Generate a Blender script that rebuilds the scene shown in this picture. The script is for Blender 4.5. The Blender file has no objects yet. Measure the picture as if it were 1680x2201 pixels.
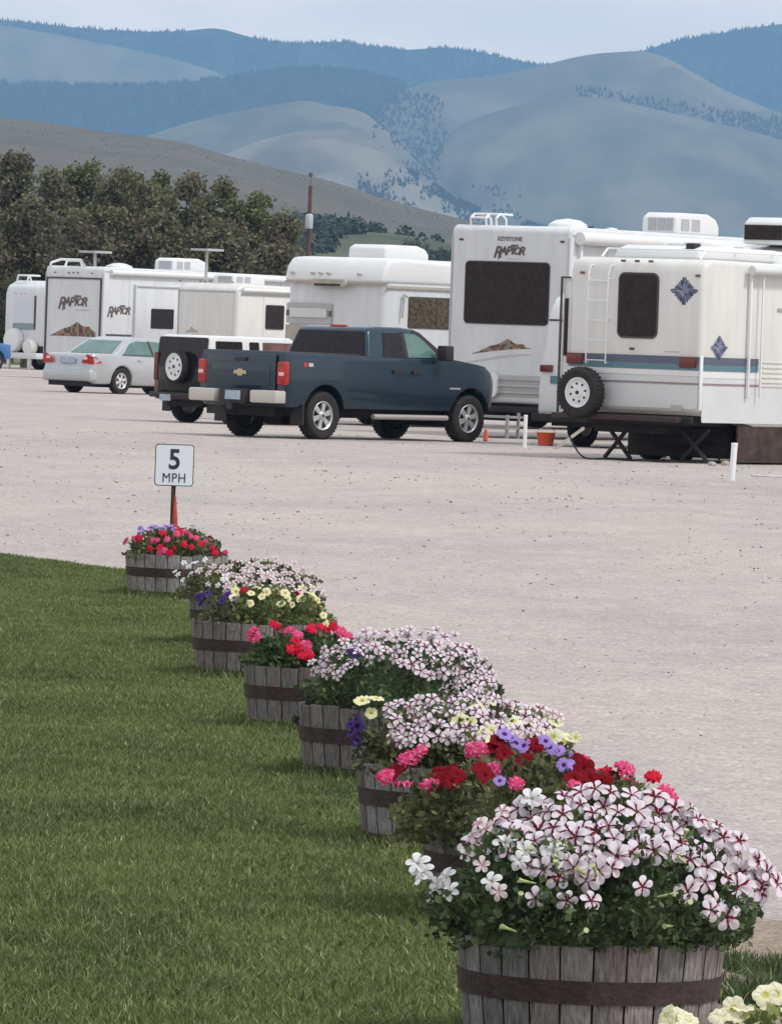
import bpy, bmesh, math, random
import numpy as np
from mathutils import Vector, Matrix, noise as mnoise
R_ = math.radians
random.seed(7); RNG = np.random.default_rng(7)
scene = bpy.context.scene
COL = scene.collection

# ------------------------------------------------------------------ camera
F = 14500.0; CX, CY = 840.0, 1100.5
CAM_H = 1.78
ROLL, TILT = R_(2.0), math.atan(382.0/F)
cam_d = bpy.data.cameras.new('camera'); cam = bpy.data.objects.new('camera', cam_d); COL.objects.link(cam)
cam_d.sensor_fit = 'HORIZONTAL'; cam_d.sensor_width = 36; cam_d.lens = 36*F/1680
cam_d.clip_start = 0.5; cam_d.clip_end = 60000
CM = Matrix.Translation((0, 0, CAM_H)) @ Matrix.Rotation(R_(90)-TILT, 4, 'X') @ Matrix.Rotation(ROLL, 4, 'Z')
cam.matrix_world = CM
scene.camera = cam
CAM = Vector((0, 0, CAM_H))

# ------------------------------------------------------------------ world, sun, exposure
SUN_EL, SUN_AZ = R_(52), R_(118)      # azimuth clockwise from +Y: from the right, a little behind the camera
w = bpy.data.worlds.new('World'); scene.world = w; w.use_nodes = True
nt = w.node_tree; nt.nodes.clear()
def N(nt, t, **kw):
    n = nt.nodes.new(t)
    for k, v in kw.items():
        if k in n.inputs.keys() if isinstance(k, str) else False: n.inputs[k].default_value = v
        else: setattr(n, k, v)
    return n
out = N(nt, 'ShaderNodeOutputWorld'); bg = N(nt, 'ShaderNodeBackground')
sky = N(nt, 'ShaderNodeTexSky'); sky.sky_type = 'NISHITA'; sky.sun_disc = False
sky.sun_elevation = SUN_EL; sky.sun_rotation = SUN_AZ; sky.air_density = 1.0; sky.dust_density = 2.0
tc = N(nt, 'ShaderNodeTexCoord'); mp = N(nt, 'ShaderNodeMapping'); mp.inputs['Scale'].default_value = (5, 5, 16)
nz = N(nt, 'ShaderNodeTexNoise'); nz.inputs['Scale'].default_value = 3.6; nz.inputs['Detail'].default_value = 5
cr = N(nt, 'ShaderNodeValToRGB'); cr.color_ramp.elements[0].position = .35; cr.color_ramp.elements[1].position = .68
cr.color_ramp.elements[0].color = (8.4, 7.4, 6.6, 1); cr.color_ramp.elements[1].color = (11.0, 9.3, 8.1, 1)
mx = N(nt, 'ShaderNodeMix'); mx.data_type = 'RGBA'; mx.inputs[0].default_value = .93
nt.links.new(tc.outputs['Generated'], mp.inputs['Vector']); nt.links.new(mp.outputs[0], nz.inputs['Vector'])
nt.links.new(nz.outputs['Fac'], cr.inputs['Fac'])
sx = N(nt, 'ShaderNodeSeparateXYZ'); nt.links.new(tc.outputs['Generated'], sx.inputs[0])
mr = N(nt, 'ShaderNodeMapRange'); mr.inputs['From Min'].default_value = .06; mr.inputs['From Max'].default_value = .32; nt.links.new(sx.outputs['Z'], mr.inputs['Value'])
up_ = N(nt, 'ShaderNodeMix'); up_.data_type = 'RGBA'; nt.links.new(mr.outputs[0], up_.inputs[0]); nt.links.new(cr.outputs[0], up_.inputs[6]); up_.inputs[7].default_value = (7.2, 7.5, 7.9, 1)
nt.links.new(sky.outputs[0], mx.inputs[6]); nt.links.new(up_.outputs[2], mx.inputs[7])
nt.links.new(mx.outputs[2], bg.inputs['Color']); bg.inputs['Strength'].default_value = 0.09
nt.links.new(bg.outputs[0], out.inputs['Surface'])
sd = bpy.data.lights.new('sun', 'SUN'); so = bpy.data.objects.new('sun', sd); COL.objects.link(so)
sd.energy = 1.5; sd.angle = R_(10); sd.color = (1.0, .965, .92)
sdir = Vector((math.sin(SUN_AZ)*math.cos(SUN_EL), math.cos(SUN_AZ)*math.cos(SUN_EL), math.sin(SUN_EL)))
so.rotation_euler = sdir.to_track_quat('Z', 'Y').to_euler(); so.location = (20, -20, 60)
scene.view_settings.view_transform = 'Standard'; scene.view_settings.look = 'None'
scene.view_settings.gamma = 1; scene.view_settings.exposure = 0.6
scene.cycles.volume_max_steps = 64
scene.cycles.max_bounces = 6; scene.cycles.volume_bounces = 1

# ------------------------------------------------------------------ helpers
def W(px, py, d):
    return CM @ Vector(((px-CX)/F*d, -(py-CY)/F*d, -d))
def G(px, py, s):
    p = W(px, py, F/s); return Vector((p.x, p.y, 0))
def Y0(px): return 718+(px-840)*math.tan(ROLL)

def tag(o, label=None, cat=None, group=None, kind=None):
    if label: o['label'] = label
    if cat: o['category'] = cat
    if group: o['group'] = group
    if kind: o['kind'] = kind
    return o
def empty(name, loc=(0, 0, 0), rz=0, parent=None):
    o = bpy.data.objects.new(name, None); COL.objects.link(o); o.location = loc; o.rotation_euler = (0, 0, rz)
    o.empty_display_size = .1
    if parent: o.parent = parent
    return o
def thing(name, label, cat, loc=(0, 0, 0), rz=0, group=None):
    return tag(empty(name, loc, rz), label, cat, group)

MATS = {}
def mat(name, col=(.5, .5, .5), rough=.6, metal=0, var=0, scale=8, attr=None, spec=.5, coat=0, bump=0, bscale=40, stretch=(1, 1, 1), trans=0, col2=None):
    if name in MATS: return MATS[name]
    m = bpy.data.materials.new(name); m.use_nodes = True; MATS[name] = m
    nt = m.node_tree; b = nt.nodes['Principled BSDF']
    b.inputs['Base Color'].default_value = (*col, 1); b.inputs['Roughness'].default_value = rough
    b.inputs['Metallic'].default_value = metal; b.inputs['Specular IOR Level'].default_value = spec
    b.inputs['Coat Weight'].default_value = coat
    src = None
    tc = N(nt, 'ShaderNodeTexCoord'); mp = N(nt, 'ShaderNodeMapping'); mp.inputs['Scale'].default_value = stretch
    nt.links.new(tc.outputs['Object'], mp.inputs['Vector'])
    if attr:
        a = N(nt, 'ShaderNodeAttribute'); a.attribute_name = attr; src = a.outputs['Color']
    if var:
        n = N(nt, 'ShaderNodeTexNoise'); n.inputs['Scale'].default_value = scale; n.inputs['Detail'].default_value = 6
        nt.links.new(mp.outputs[0], n.inputs['Vector'])
        r = N(nt, 'ShaderNodeMapRange'); r.inputs['From Min'].default_value = .3; r.inputs['From Max'].default_value = .7
        r.inputs['To Min'].default_value = 1-var; r.inputs['To Max'].default_value = 1+var*.6
        nt.links.new(n.outputs['Fac'], r.inputs['Value'])
        if col2 is not None:
            mm = N(nt, 'ShaderNodeMix'); mm.data_type = 'RGBA'
            rr = N(nt, 'ShaderNodeMapRange'); rr.inputs['From Min'].default_value = .38; rr.inputs['From Max'].default_value = .62
            nt.links.new(n.outputs['Fac'], rr.inputs['Value']); nt.links.new(rr.outputs[0], mm.inputs[0])
            mm.inputs[6].default_value = (*col, 1); mm.inputs[7].default_value = (*col2, 1)
            src = mm.outputs[2]
        else:
            mm = N(nt, 'ShaderNodeMix'); mm.data_type = 'RGBA'; mm.blend_type = 'MULTIPLY'; mm.inputs[0].default_value = 1
            if src: nt.links.new(src, mm.inputs[6])
            else: mm.inputs[6].default_value = (*col, 1)
            nt.links.new(r.outputs[0], mm.inputs[7]); src = mm.outputs[2]
    if src: nt.links.new(src, b.inputs['Base Color'])
    if bump:
        n2 = N(nt, 'ShaderNodeTexNoise'); n2.inputs['Scale'].default_value = bscale; n2.inputs['Detail'].default_value = 4
        nt.links.new(mp.outputs[0], n2.inputs['Vector'])
        bp = N(nt, 'ShaderNodeBump'); bp.inputs['Strength'].default_value = bump; bp.inputs['Distance'].default_value = .02
        nt.links.new(n2.outputs['Fac'], bp.inputs['Height']); nt.links.new(bp.outputs[0], b.inputs['Normal'])
    if trans:
        t = N(nt, 'ShaderNodeBsdfTranslucent'); ms = N(nt, 'ShaderNodeMixShader'); ms.inputs[0].default_value = trans
        if src: nt.links.new(src, t.inputs['Color'])
        else: t.inputs['Color'].default_value = (*col, 1)
        nt.links.new(b.outputs[0], ms.inputs[1]); nt.links.new(t.outputs[0], ms.inputs[2])
        nt.links.new(ms.outputs[0], nt.nodes['Material Output'].inputs['Surface'])
    return m

def link(name, me, parent=None, mats=()):
    o = bpy.data.objects.new(name, me); COL.objects.link(o)
    for m in mats: me.materials.append(m)
    if parent: o.parent = parent
    return o
def arr_mesh(name, V, Fc, col=None):
    """V (n,3), Fc (m,k) ints, col (m,3) colour per face"""
    V = np.asarray(V, dtype=np.float32); Fc = np.asarray(Fc, dtype=np.int32)
    me = bpy.data.meshes.new(name); k = Fc.shape[1]
    me.vertices.add(len(V)); me.vertices.foreach_set('co', V.ravel())
    me.loops.add(Fc.size); me.loops.foreach_set('vertex_index', Fc.ravel())
    me.polygons.add(len(Fc)); me.polygons.foreach_set('loop_start', np.arange(0, Fc.size, k, dtype=np.int32))
    me.polygons.foreach_set('loop_total', np.full(len(Fc), k, dtype=np.int32))
    me.update(calc_edges=True)
    if col is not None: face_col(me, col)
    return me
def face_col(me, col):
    a = me.attributes.new('col', 'FLOAT_COLOR', 'FACE')
    c = np.ones((len(col), 4), dtype=np.float32); c[:, :3] = col
    a.data.foreach_set('color', c.ravel())

class MB:
    def __init__(s): s.v = []; s.f = []; s.m = []; s.c = []
    def add(s, vs, fs, mi=0, col=(1, 1, 1)):
        b = len(s.v); s.v += [tuple(v) for v in vs]
        for f in fs: s.f.append(tuple(b+i for i in f)); s.m.append(mi); s.c.append(col)
        return s
    def box(s, x0, x1, y0, y1, z0, z1, mi=0, col=(1, 1, 1)):
        v = [(x, y, z) for z in (z0, z1) for x, y in ((x0, y0), (x1, y0), (x1, y1), (x0, y1))]
        return s.add(v, [(3, 2, 1, 0), (4, 5, 6, 7), (0, 1, 5, 4), (1, 2, 6, 5), (2, 3, 7, 6), (3, 0, 4, 7)], mi, col)
    def tube(s, p0, p1, r0, r1=None, n=8, mi=0, caps=True):
        p0, p1 = Vector(p0), Vector(p1); r1 = r0 if r1 is None else r1
        d = (p1-p0).normalized(); u = d.orthogonal().normalized(); q = d.cross(u)
        vs = []
        for p, r in ((p0, r0), (p1, r1)):
            for i in range(n):
                a = 2*math.pi*i/n; vs.append(p+u*math.cos(a)*r+q*math.sin(a)*r)
        fs = [(i, (i+1) % n, n+(i+1) % n, n+i) for i in range(n)]
        if caps: fs += [tuple(range(n-1, -1, -1)), tuple(range(n, 2*n))]
        return s.add(vs, fs, mi)
    def path(s, pts, r, n=6, mi=0):
        for a, b in zip(pts[:-1], pts[1:]): s.tube(a, b, r, r, n, mi)
        return s
    def lathe(s, prof, n=24, axis='z', o=(0, 0, 0), mi=0, close=False):
        vs = []
        for r, h in prof:
            for i in range(n):
                a = 2*math.pi*i/n
                if axis == 'z': p = (r*math.cos(a), r*math.sin(a), h)
                elif axis == 'y': p = (r*math.cos(a), h, r*math.sin(a))
                else: p = (h, r*math.cos(a), r*math.sin(a))
                vs.append((p[0]+o[0], p[1]+o[1], p[2]+o[2]))
        k = len(prof); fs = []
        rng = range(k) if close else range(k-1)
        for j in rng:
            for i in range(n):
                a, b = j*n+i, j*n+(i+1) % n; c, d = ((j+1) % k)*n+(i+1) % n, ((j+1) % k)*n+i
                fs.append((a, b, c, d) if axis != 'y' else (d, c, b, a))
        return s.add(vs, fs, mi)
    def plate(s, pts, nrm, t, mi=0, col=(1, 1, 1)):
        nrm = Vector(nrm)*t; k = len(pts); vs = [Vector(p) for p in pts]+[Vector(p)+nrm for p in pts]
        fs = [tuple(range(k, 2*k)), tuple(range(k-1, -1, -1))]+[(i, (i+1) % k, k+(i+1) % k, k+i) for i in range(k)]
        return s.add(vs, fs, mi, col)
    def build(s, name, mats, parent=None, bevel=0, seg=2, ang=40, colattr=False):
        if not isinstance(mats, (list, tuple)): mats = [mats]
        me = bpy.data.meshes.new(name); me.from_pydata(s.v, [], s.f)
        me.polygons.foreach_set('material_index', s.m)
        if colattr: face_col(me, s.c)
        bm = bmesh.new(); bm.from_mesh(me)
        bmesh.ops.recalc_face_normals(bm, faces=bm.faces)
        if bevel:
            es = [e for e in bm.edges if len(e.link_faces) == 2 and e.calc_face_angle(0) > R_(35)]
            bmesh.ops.bevel(bm, geom=es, offset=bevel, segments=seg, affect='EDGES', profile=.5, clamp_overlap=True)
        for f in bm.faces: f.smooth = True
        bm.to_mesh(me); bm.free(); me.set_sharp_from_angle(angle=R_(ang))
        return link(name, me, parent, mats)

def prism(name, prof, y0, y1, mats, parent=None, bevel=.04, seg=3, cx=(), cz=(), fn=None, matfn=None):
    """side profile (x,z) extruded across y, bevelled, sliced and then deformed by fn"""
    bm = bmesh.new()
    vs = [bm.verts.new((x, y0, z)) for x, z in prof]; f = bm.faces.new(vs)
    r = bmesh.ops.extrude_face_region(bm, geom=[f])
    for v in [g for g in r['geom'] if isinstance(g, bmesh.types.BMVert)]: v.co.y = y1
    bmesh.ops.recalc_face_normals(bm, faces=bm.faces)
    if bevel:
        es = [e for e in bm.edges if len(e.link_faces) == 2 and e.calc_face_angle(0) > R_(30)]
        bmesh.ops.bevel(bm, geom=es, offset=bevel, segments=seg, affect='EDGES', profile=.5, clamp_overlap=True)
    bmesh.ops.triangulate(bm, faces=[f for f in bm.faces if len(f.verts) > 4])
    for c in cx: bmesh.ops.bisect_plane(bm, geom=bm.verts[:]+bm.edges[:]+bm.faces[:], plane_co=(c, 0, 0), plane_no=(1, 0, 0), dist=1e-5)
    for c in cz: bmesh.ops.bisect_plane(bm, geom=bm.verts[:]+bm.edges[:]+bm.faces[:], plane_co=(0, 0, c), plane_no=(0, 0, 1), dist=1e-5)
    if fn:
        for v in bm.verts: v.co = fn(v.co.copy())
    for f in bm.faces:
        f.smooth = True
        if matfn: f.material_index = matfn(f.calc_center_median())
    me = bpy.data.meshes.new(name); bm.to_mesh(me); bm.free(); me.set_sharp_from_angle(angle=R_(42))
    return link(name, me, parent, mats if isinstance(mats, (list, tuple)) else [mats])

def rrect(u0, u1, v0, v1, r, n=5):
    p = []
    for cx, cy, a0 in ((u1-r, v1-r, 0), (u0+r, v1-r, 90), (u0+r, v0+r, 180), (u1-r, v0+r, 270)):
        for i in range(n+1):
            a = R_(a0+90*i/n); p.append((cx+r*math.cos(a), cy+r*math.sin(a)))
    return p
def text_mesh(body, size, extrude=.002, shear=0, offset=0, spacing=1):
    c = bpy.data.curves.new('t', 'FONT'); c.body = body; c.size = size; c.extrude = extrude; c.shear = shear
    c.offset = offset; c.align_x = 'CENTER'; c.align_y = 'CENTER'; c.space_character = spacing
    o = bpy.data.objects.new('t', c); COL.objects.link(o)
    dg = bpy.context.evaluated_depsgraph_get(); dg.update()
    me = bpy.data.meshes.new_from_object(o.evaluated_get(dg))
    bpy.data.objects.remove(o); bpy.data.curves.remove(c)
    return me
REAR = Matrix(((0, 0, -1, 0), (-1, 0, 0, 0), (0, 1, 0, 0), (0, 0, 0, 1)))
SIDE = Matrix(((1, 0, 0, 0), (0, 0, -1, 0), (0, 1, 0, 0), (0, 0, 0, 1)))
def text_obj(name, body, size, M, loc, m, parent, **kw):
    me = text_mesh(body, size, **kw); me.transform(Matrix.Translation(loc) @ M)
    return link(name, me, parent, [m])

# ------------------------------------------------------------------ materials
white = mat('white_gelcoat', (.62, .64, .655), .36, var=.08, scale=2.5, stretch=(2, 2, .35), spec=.4)
white2 = mat('white_roof', (.70, .71, .71), .5, var=.04, scale=2)
cream = mat('cream_gelcoat', (.66, .655, .625), .4, var=.08, scale=2.5, stretch=(2, 2, .35))
offw = mat('offwhite_side', (.60, .62, .62), .45, var=.06, scale=1.5)
greyp = mat('grey_panel', (.42, .42, .42), .5, var=.1, scale=3)
beigep = mat('beige_panel', (.40, .36, .31), .55, var=.12, scale=5)
glassd = mat('tinted_glass', (.022, .016, .018), .16, var=.5, scale=16, spec=.22)
glassb = mat('bronze_glass', (.10, .08, .045), .2, var=.5, scale=16, spec=.3, col2=(.03, .024, .016))
glassg = mat('green_glass', (.10, .18, .16), .08, var=.25, scale=3, spec=.6)
rubber = mat('rubber', (.022, .017, .017), .85, var=.3, scale=30, bump=.5, bscale=50)
blackp = mat('black_plastic', (.02, .016, .017), .6, var=.3, scale=20)
under = mat('underbody', (.022, .017, .017), .9, var=.4, scale=9)
chrome = mat('alloy', (.55, .55, .55), .35, metal=.6)
steelw = mat('white_steel', (.72, .73, .74), .4)
aluw = mat('white_aluminium', (.75, .76, .77), .4)
redl = mat('red_lens', (.42, .014, .012), .3, var=.4, scale=18, coat=.2)
redd = mat('dark_red_lens', (.13, .022, .018), .3)
clearl = mat('clear_lens', (.75, .55, .52), .2)
amber = mat('brown_marker', (.16, .07, .06), .4)
plate = mat('licence_plate', (.38, .45, .55), .5, var=.3, scale=30)
dkline = mat('dark_trim', (.06, .05, .055), .6)
stripe1 = mat('slate_stripe', (.10, .115, .17), .5, var=.5, scale=60, stretch=(1, 1, 3))
stripe2 = mat('teal_stripe', (.10, .21, .25), .5, var=.4, scale=60)
stripe3 = mat('mauve_stripe', (.28, .22, .25), .5, var=.4, scale=60)
decal = mat('decal', attr='col', rough=.5)
rust = mat('rusty_hoop', (.040, .022, .022), .7, var=.45, scale=26, bump=.3, bscale=60)
redpaint = mat('maroon_paint', (.13, .022, .024), .35, var=.3, scale=10, coat=.3)
silverp = mat('silver_paint', (.44, .455, .475), .28, metal=.35, var=.04, scale=4, coat=.5)
bluep = mat('bright_blue_paint', (.035, .14, .34), .3, coat=.5)
wood = mat('weathered_wood', attr='col', rough=.9, var=.5, scale=34, bump=.6, bscale=60, stretch=(3.5, 3.5, .5))
brownwood = mat('brown_wood', (.055, .033, .027), .85, var=.6, scale=5)
postw = mat('white_pvc', (.78, .79, .80), .4)
orange = mat('orange_plastic', (.80, .13, .05), .5)
leafm = mat('leaf', attr='col', rough=.65, trans=.25, spec=.3)
petalm = mat('petal', attr='col', rough=.7, trans=.2, spec=.12)
grassm = mat('grass_blade', attr='col', rough=.7, trans=.25)
barkm = mat('bark', (.075, .058, .05), .9, var=.4, scale=5)
concrete = mat('concrete', (.5, .49, .47), .9, var=.1)

# truck paint: metallic slate blue clearcoat
truckp = mat('slate_blue_paint', (.018, .042, .066), .30, metal=.45, var=.6, scale=90, coat=.45)

# ------------------------------------------------------------------ ground
def ground_mat(name, c1, c2, c3, speck=.5, sc=1.0):
    m = bpy.data.materials.new(name); m.use_nodes = True; nt = m.node_tree; b = nt.nodes['Principled BSDF']
    b.inputs['Roughness'].default_value = .95; b.inputs['Specular IOR Level'].default_value = .15
    tc = N(nt, 'ShaderNodeTexCoord')
    def nse(scale, det=5, rough=.55, st=(1, 1, 1)):
        mp = N(nt, 'ShaderNodeMapping'); mp.inputs['Scale'].default_value = st; nt.links.new(tc.outputs['Object'], mp.inputs['Vector'])
        n = N(nt, 'ShaderNodeTexNoise'); n.inputs['Scale'].default_value = scale*sc; n.inputs['Detail'].default_value = det; n.inputs['Roughness'].default_value = rough
        nt.links.new(mp.outputs[0], n.inputs['Vector']); return n.outputs['Fac']
    def rng(s, a, b_, lo=0, hi=1):
        r = N(nt, 'ShaderNodeMapRange'); r.inputs['From Min'].default_value = a; r.inputs['From Max'].default_value = b_
        r.inputs['To Min'].default_value = lo; r.inputs['To Max'].default_value = hi; nt.links.new(s, r.inputs['Value']); return r.outputs[0]
    def mix(f, a, b_, mode='MIX'):
        x = N(nt, 'ShaderNodeMix'); x.data_type = 'RGBA'; x.blend_type = mode
        if isinstance(f, float): x.inputs[0].default_value = f
        else: nt.links.new(f, x.inputs[0])
        for i, q in ((6, a), (7, b_)):
            if isinstance(q, tuple): x.inputs[i].default_value = (*q, 1)
            else: nt.links.new(q, x.inputs[i])
        return x.outputs[2]
    base = mix(rng(nse(.15, 7, .62, (1.0, .45, 1)), .40, .60), c1, c2)
    base = mix(rng(nse(3.2, 5, .7, (.7, .30, 1)), .52, .75, 0, .75), base, c2)
    base = mix(rng(nse(1.6, 5, .6, (1, .35, 1)), .45, .72, 0, .6), base, c3)
    g = rng(nse(38, 3, .7), .3, .7, 1-speck*.5, 1+speck*.35)
    base = mix(1.0, base, g, 'MULTIPLY')
    g2 = rng(nse(9, 4, .7, (1, .6, 1)), .3, .7, 1-speck*.22, 1+speck*.14)
    base = mix(1.0, base, g2, 'MULTIPLY')
    nt.links.new(base, b.inputs['Base Color'])
    bp = N(nt, 'ShaderNodeBump'); bp.inputs['Strength'].default_value = .6; bp.inputs['Distance'].default_value = .02
    nt.links.new(nse(30, 4, .65), bp.inputs['Height']); nt.links.new(bp.outputs[0], b.inputs['Normal'])
    return m
def sheet(name, x0, x1, y0, y1, z, m, nx=1, ny=1):
    mb = MB()
    for i in range(nx):
        for j in range(ny):
            a, b = x0+(x1-x0)*i/nx, x0+(x1-x0)*(i+1)/nx; c, d = y0+(y1-y0)*j/ny, y0+(y1-y0)*(j+1)/ny
            mb.add([(a, c, z), (b, c, z), (b, d, z), (a, d, z)], [(0, 1, 2, 3)])
    return tag(mb.build(name, m), kind='structure')
field = ground_mat('field_ground', (.13, .14, .07), (.17, .16, .10), (.10, .12, .05), .5, .05)
gravelm = ground_mat('gravel', (.50, .432, .398), (.415, .368, .345), (.565, .492, .455), .9)
sheet('ground', -2900, 2900, -400, 14400, -.012, field, 8, 16)
sheet('gravel_lot', -70, 70, -10, 275, 0, gravelm, 6, 12)

# ------------------------------------------------------------------ barrels' positions (one row along the lawn edge)
RIM = .30; BR = .337
BAR = []       # world xy
for xc, ry in ((380, 1190), (536, 1278), (554, 1335), (686, 1430), (821, 1515), (975, 1640), (1145, 1770), (1270, 2008), (1905, 2388)):
    s = (ry-Y0(xc))/(CAM_H-RIM); p = W(xc, ry, F/s); BAR.append((p.x, p.y, s))

# lawn
edge = [(BAR[0][0]-.25, 48.2)]+[(b[0]-.02, b[1]) for b in BAR[:8]]+[(1.0, 10.5), (1.6, 6)]
far = [W(-900, 1165, F/270), W(-300, 1183, F/277), W(0, 1197, F/285), W(270, 1232, F/300)]
lawn_poly = [(p.x, p.y) for p in far]+edge+[(-4.5, 6), (far[0].x, 30)]
lawnm = ground_mat('lawn_soil', (.09, .10, .035), (.075, .09, .03), (.11, .11, .045), .6, 2)
mb = MB(); mb.add([(x, y, .006) for x, y in lawn_poly], [tuple(range(len(lawn_poly)))])
tag(mb.build('lawn', lawnm), kind='structure')
LP = np.array(lawn_poly)
def in_poly(X, Y, P):
    r = np.zeros(len(X), bool); n = len(P); j = n-1
    for i in range(n):
        xi, yi = P[i]; xj, yj = P[j]
        c = ((yi > Y) != (yj > Y)) & (X < (xj-xi)*(Y-yi)/(yj-yi+1e-12)+xi); r ^= c; j = i
    return r
def vnoise(X, Y, sc, seed=0):
    r = np.random.default_rng(seed); t = r.random((128, 128)); x, y = X/sc, Y/sc
    xi, yi = np.floor(x).astype(int), np.floor(y).astype(int); fx, fy = x-xi, y-yi
    fx = fx*fx*(3-2*fx); fy = fy*fy*(3-2*fy); g = lambda a, b: t[a % 128, b % 128]
    return (g(xi, yi)*(1-fx)+g(xi+1, yi)*fx)*(1-fy)+(g(xi, yi+1)*(1-fx)+g(xi+1, yi+1)*fx)*fy
def blades(X, Y, h, wd, seed, c_lo, c_hi):
    r = np.random.default_rng(seed); n = len(X)
    a = r.random(n)*2*np.pi; lean = r.normal(0, .6, n)*h; la = r.random(n)*2*np.pi
    dx, dy = np.cos(a)*wd/2, np.sin(a)*wd/2; lx, ly = np.cos(la)*lean, np.sin(la)*lean
    z = np.zeros(n)
    V = np.empty((n, 5, 3), np.float32)
    V[:, 0] = np.stack([X-dx, Y-dy, z], 1); V[:, 1] = np.stack([X+dx, Y+dy, z], 1)
    V[:, 2] = np.stack([X+dx*.8+lx*.35, Y+dy*.8+ly*.35, h*.6], 1); V[:, 3] = np.stack([X-dx*.8+lx*.35, Y-dy*.8+ly*.35, h*.6], 1)
    V[:, 4] = np.stack([X+lx, Y+ly, h], 1)
    b = np.arange(n)[:, None]*5
    Fc = np.concatenate([b+[0, 1, 2], b+[0, 2, 3], b+[3, 2, 4]], 1).reshape(-1, 3)
    t = np.clip(.40*vnoise(X, Y*.6, .8, 3)+.35*vnoise(X, Y, .22, 4)+r.normal(0, .22, n)+.1, 0, 1)[:, None]
    c = np.array(c_lo)*(1-t)+np.array(c_hi)*t
    yel = (r.random(n) < .05)[:, None]; c = np.where(yel, np.array((.40, .39, .19))*(.7+.5*r.random((n, 1))), c)
    return V.reshape(-1, 3), Fc, np.repeat(c, 3, 0)
def lawn_points(n, x0, x1, y0, y1, dens):
    X = RNG.uniform(x0, x1, n); Y = RNG.uniform(y0, y1, n)
    k = in_poly(X, Y, LP) & (RNG.random(n) < dens(X, Y)); return X[k], Y[k]
def dens(X, Y):
    vis = (X > -.0625*Y-.15) & (X < .0625*Y+.2) & (Y > 15)
    return np.where(vis, np.where(Y < 30, 1.0, .8), .12)
X, Y = lawn_points(2000000, -4.6, 1.4, 8, 53, dens)
jit = RNG.normal(0, .035, len(X)); X = X+jit
for bx, by, _ in BAR:
    k = (X-bx)**2+(Y-by)**2 > (BR-.05)**2; X, Y = X[k], Y[k]
hh = .020+.018*RNG.random(len(X))+.011*vnoise(X, Y, .35, 9)
for bx, by, _ in BAR:
    hh = hh*(1+1.1*np.exp(-((np.hypot(X-bx, Y-by)-BR)/.07)**2))
V, Fc, C = blades(X, Y, hh, .0045+.0025*(Y/30), 5, (.048, .080, .020), (.215, .262, .082))
tag(link('grass', arr_mesh('grass', V, Fc, C), None, [grassm]), 'short green lawn grass growing left of the flower barrels', 'grass', kind='stuff')

# loose stones on the gravel
def stones(n, region, smin, smax, cols, seed):
    r = np.random.default_rng(seed)
    ico = bmesh.new(); bmesh.ops.create_icosphere(ico, subdivisions=1, radius=1)
    iv = np.array([v.co[:] for v in ico.verts]); fi = np.array([[v.index for v in f.verts] for f in ico.faces]); ico.free()
    X, Y = region(n, r); n = len(X)
    s = smin*(smax/smin)**(r.random(n)**2.2)*np.clip(Y/45, .55, 1.7)
    st = r.uniform(.6, 1.3, (n, 3)); st[:, 2] *= .6; a = r.random(n)*6.28
    P = iv[None]*st[:, None]*s[:, None, None]*(1+r.normal(0, .13, (n, len(iv), 1)))
    x = P[..., 0]*np.cos(a)[:, None]-P[..., 1]*np.sin(a)[:, None]; y = P[..., 0]*np.sin(a)[:, None]+P[..., 1]*np.cos(a)[:, None]
    V = np.stack([x+X[:, None], y+Y[:, None], P[..., 2]+s[:, None]*.25], -1).reshape(-1, 3)
    Fc = (fi[None]+np.arange(n)[:, None, None]*len(iv)).reshape(-1, 3)
    ci = r.integers(0, len(cols), n); C = np.array(cols)[ci]*(.75+.5*r.random((n, 1)))
    return V, Fc, np.repeat(C, len(fi), 0)
def reg(n, r):
    Y = 13+np.abs(r.random(n))**1.25*105; X = r.uniform(-.075, .075, n)*Y
    k = ~in_poly(X, Y, LP)
    c = vnoise(X, Y*.5, 1.3, 21)*.6+vnoise(X, Y*.5, .35, 22)*.5
    k &= r.random(n) < np.clip((c-.38)*2.2, .06, 1)
    return X[k], Y[k]
stonem = mat('loose_stone', attr='col', rough=.9)
V, Fc, C = stones(15000, reg, .003, .013, [(.26, .23, .22), (.36, .33, .32), (.19, .165, .16), (.52, .48, .46), (.42, .36, .33)], 31)
tag(link('gravel_stones', arr_mesh('gravel_stones', V, Fc, C), None, [stonem]), 'loose stones and grit scattered over the pale gravel lot', 'stones', kind='stuff')

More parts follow.
